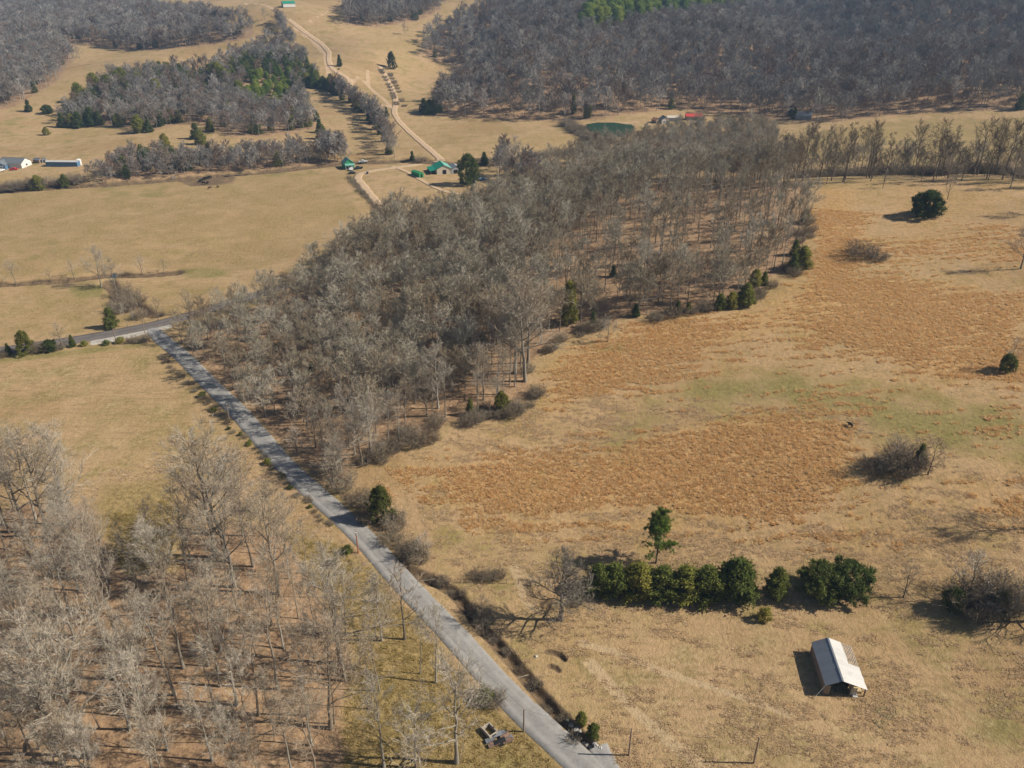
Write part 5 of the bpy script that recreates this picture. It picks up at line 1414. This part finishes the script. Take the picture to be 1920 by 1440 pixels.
for k, (x, y, r) in enumerate([(1064,1352,.35),(1071,1360,.45),(1080,1368,.5),(1087,1372,.35),(1094,1394,.4),(1101,1398,.45),(1108,1402,.35),(1118,1402,.6),(1122,1410,.5),(1115,1396,.4),(1126,1404,.45),(1098,1405,.3)]):
    lump('rock', 'pale limestone rock in the ditch near the driveway', 'rock', x, y, r, M['rock'], 'rocks in the ditch', .7, k)
lump('rock', 'lone white rock on the bank below the spreading oak', 'rock', 1005, 1231, .3, M['rock'], None, .7)
def hay_ring(label, px, py, r, nb):
    R_ = np.random.default_rng(int(px)); C = PlantBuf()
    for _ in range(nb):
        a = R_.uniform(0, 6.28); q = r * R_.uniform(.35, 1.05) ** .6 * (1 + .2 * math.sin(3 * a)); p = np.array((q * math.cos(a), q * math.sin(a) * .8, R_.uniform(0, .12)))
        d = R_.normal(size=3) * np.array((1, 1, .35)); C.blade(p, p + d / np.linalg.norm(d) * R_.uniform(.2, .5), .04, R_)
    tag(add('hay_pile', C.mesh('hay_pile', M['hay']), None, G(px, py)), label, 'hay')
hay_ring('trampled ring of old hay on the pasture below the barn, the larger one', 1664, 1336, 1.5, 900)
hay_ring('small trampled patch of old hay below the larger one', 1649, 1356, .8, 350)
lump('feed_sack', 'crumpled white feed sack on the grass in front of the barn', 'sack', 1601, 1304, .55, M['tin_white'], None, .5, 7)
# fallen log over the ditch
p = G(985, 1270); o = tag(MB().tube([(-1.6, -.5, .2), (0, 0, .4), (1.7, .6, .25)], [.14, .13, .08], 7).build('fallen_log', M['bark']), 'pale fallen log lying across the ditch by the lane', 'log'); o.location = p
p = G(812, 1090); o = tag(MB().tube([(-2.6, -.3, .3), (0, 0, .5), (2.8, .5, .2)], [.18, .16, .10], 7).build('fallen_log', M['bark']), 'fallen trunk at the head of the ditch by the field gateway', 'log'); o.location = p

# ------------------------------------------------------------------ poles and wires
def pole(px, py, dy, label, mat='wood', arm=True):
    p = G(px, py); h = metres_up(p, dy)
    t = thing('utility_pole', label, 'utility pole', p)
    MB().tube([(0, 0, -.5), (0, 0, h)], [.16, .11], 8).build('pole', M[mat], t)
    if arm:
        MB().box(-.9, .9, -.06, .06, h - .5, h - .38).build('crossarm', M[mat], t)
        for x in (-.8, 0, .8): MB().tube([(x, 0, h - .38 if x else h), (x, 0, h - .2 if x else h + .18)], [.05, .03], 6).build('insulator', M['white_wall'], t)
    return Vector((p[0], p[1], p[2] + h))
q1 = pole(982, 1372, 38, 'thin grey utility pole on the lane verge near the ruin', arm=False)
q2 = pole(1179, 1416, 45, 'utility pole on the pasture beside the driveway, its shadow crossing the lane', arm=False)
q3 = pole(1413, 1431, 46, 'leaning utility pole alone on the open pasture', arm=False)
q4 = pole(672, 1037, 40, 'reddish utility pole with a white sign box beside the lane', 'wood_red', arm=False)
MB().box(-.2, .2, -.35, -.15, q4.z - .9 - G(672, 1037).z, q4.z - .1 - G(672, 1037).z).build('transformer', M['white_wall'], [o for o in bpy.data.objects if o.get('label', '').startswith('reddish utility')][0])
q5 = pole(431, 792, 34, 'pale utility pole beside the lane where it passes the hillside wood')
q6 = pole(275, 637, 42, 'tall pale utility pole at the mouth of the lane')
q7 = pole(218, 641, 26, 'short pale utility pole beside the paved road near the junction', arm=False)
q8 = pole(642, 312, 32, 'white utility pole beside the small green-roofed house', arm=False)
def wire(a, b, label, sag=.9):
    pts = [a.lerp(b, t) - Vector((0, 0, sag * 4 * t * (1 - t))) for t in np.linspace(0, 1, 15)]
    tag(MB().tube(pts, [.014] * 15, 4).build('power_line', M['tyre']), label, 'power line')
wire(q1, q2, 'power line from the verge pole across the lane to the driveway pole')
wire(q2, q3, 'power line from the driveway pole to the leaning pasture pole')
wire(q1, q4, 'power line along the lane from the verge pole to the reddish pole', 1.6)
wire(q4, q5, 'power line along the lane from the reddish pole toward the wood', 2.4)
wire(q5, q6, 'power line along the upper lane to its mouth', 2.2)
wire(q6, q7, 'power line beside the paved road at the junction', .8)
for k, (x, y) in enumerate([(846,1092),(864,1093),(882,1093),(905,1094),(928,1094),(950,1094),(972,1095),(995,1098),(1004,1099),(1022,1099),(1040,1100)]):
    p = G(x, y); t = tag(MB().tube([(0, 0, -.3), (.02, 0, 1.3)], [.085, .075], 6).build('fence_post', M['wood']), 'weathered wooden post of the fence beside the field gateway', 'fence post', 'fence posts by the field gateway'); t.location = p

# ------------------------------------------------------------------ cattle
def cow_mesh():
    pts = [((0,0,1.05),.40),((.55,0,1.08),.42),((-.55,0,1.05),.40),((.95,0,1.12),.30),((1.25,0,1.02),.20),((1.55,0,.82),.15),((1.75,0,.62),.09),
           ((.62,.22,.75),.17),((.64,.24,.38),.09),((.64,.24,.04),.08),((.62,-.22,.75),.17),((.58,-.24,.38),.09),((.56,-.24,.04),.08),
           ((-.68,.22,.80),.20),((-.78,.24,.45),.09),((-.70,.24,.04),.08),((-.68,-.22,.80),.20),((-.74,-.24,.45),.09),((-.66,-.24,.04),.08),
           ((-.96,0,1.15),.10),((-1.05,0,.75),.04),((1.48,.20,.92),.05),((1.48,-.20,.92),.05)]
    ed = [(0,1),(0,2),(1,3),(3,4),(4,5),(5,6),(1,7),(7,8),(8,9),(1,10),(10,11),(11,12),(2,13),(13,14),(14,15),(2,16),(16,17),(17,18),(2,19),(19,20),(5,21),(5,22)]
    me = bpy.data.meshes.new('cow'); me.from_pydata([p for p, _ in pts], ed, [])
    o = bpy.data.objects.new('cow_shape', me); COL.objects.link(o)
    md = o.modifiers.new('skin', 'SKIN'); o.modifiers.new('sub', 'SUBSURF').levels = 1
    for v, (_, r) in zip(me.skin_vertices[0].data, pts): v.radius = (r, r)
    me.skin_vertices[0].data[0].use_root = True
    dg = bpy.context.evaluated_depsgraph_get(); ev = o.evaluated_get(dg)
    out = bpy.data.meshes.new_from_object(ev); bpy.data.objects.remove(o)
    return out
try:
    COW = cow_mesh()
except Exception as e:
    print('cow', e); COW = None
COW.materials.clear(); COW.materials.append(M['black_hide'])
CALF = COW.copy(); CALF.materials.clear(); CALF.materials.append(M['brown_hide'])
for k, (x, y, r) in enumerate([(378,343,200),(382,339,20),(386,337,170),(390,336,0),(394,335,185),(382,346,10),(390,345,270),(376,341,60)]):
    tag(add('cow', COW, None, G(x, y), math.radians(r), 1.1), 'black cow in the herd bunched on the mud by the creek', 'cow', 'cattle by the creek')
tag(add('cow', CALF, None, G(393.5, 354.5), .5), 'brown cow apart from the herd on the open field', 'cow')
tag(add('cow', CALF, None, G(409, 352), 2.5, .85), 'small brown calf standing out on the field beyond the brown cow', 'cow')
tag(add('cow', COW, None, G(1594, 800), 2.0, .75), 'lone black cow grazing beside the dark thicket in the sedge field', 'cow')
tag(add('cow', COW, None, G(635, 131), 1.0), 'lone black cow by the track on the open hill', 'cow')

# ------------------------------------------------------------------ air
top = float(max(ZG.max() + 34, CAM_H + 12)); low = float(ZG.min() - 1.5)
hz = MB().box(-7300, 7300, -7300, 7300, low, top).build('haze', None)
hm_ = bpy.data.materials.new('haze'); hm_.use_nodes = True; t_ = hm_.node_tree; t_.nodes.remove(t_.nodes['Principled BSDF'])
pv = t_.nodes.new('ShaderNodeVolumePrincipled'); pv.inputs['Color'].default_value = (.40, .64, 1.0, 1); pv.inputs['Density'].default_value = 1.45e-4; pv.inputs['Anisotropy'].default_value = 0.0
t_.links.new(pv.outputs[0], t_.nodes['Material Output'].inputs['Volume'])
hz.data.materials.append(hm_); hz['kind'] = 'stuff'; hz['label'] = 'pale bluish haze in the air over the valley'
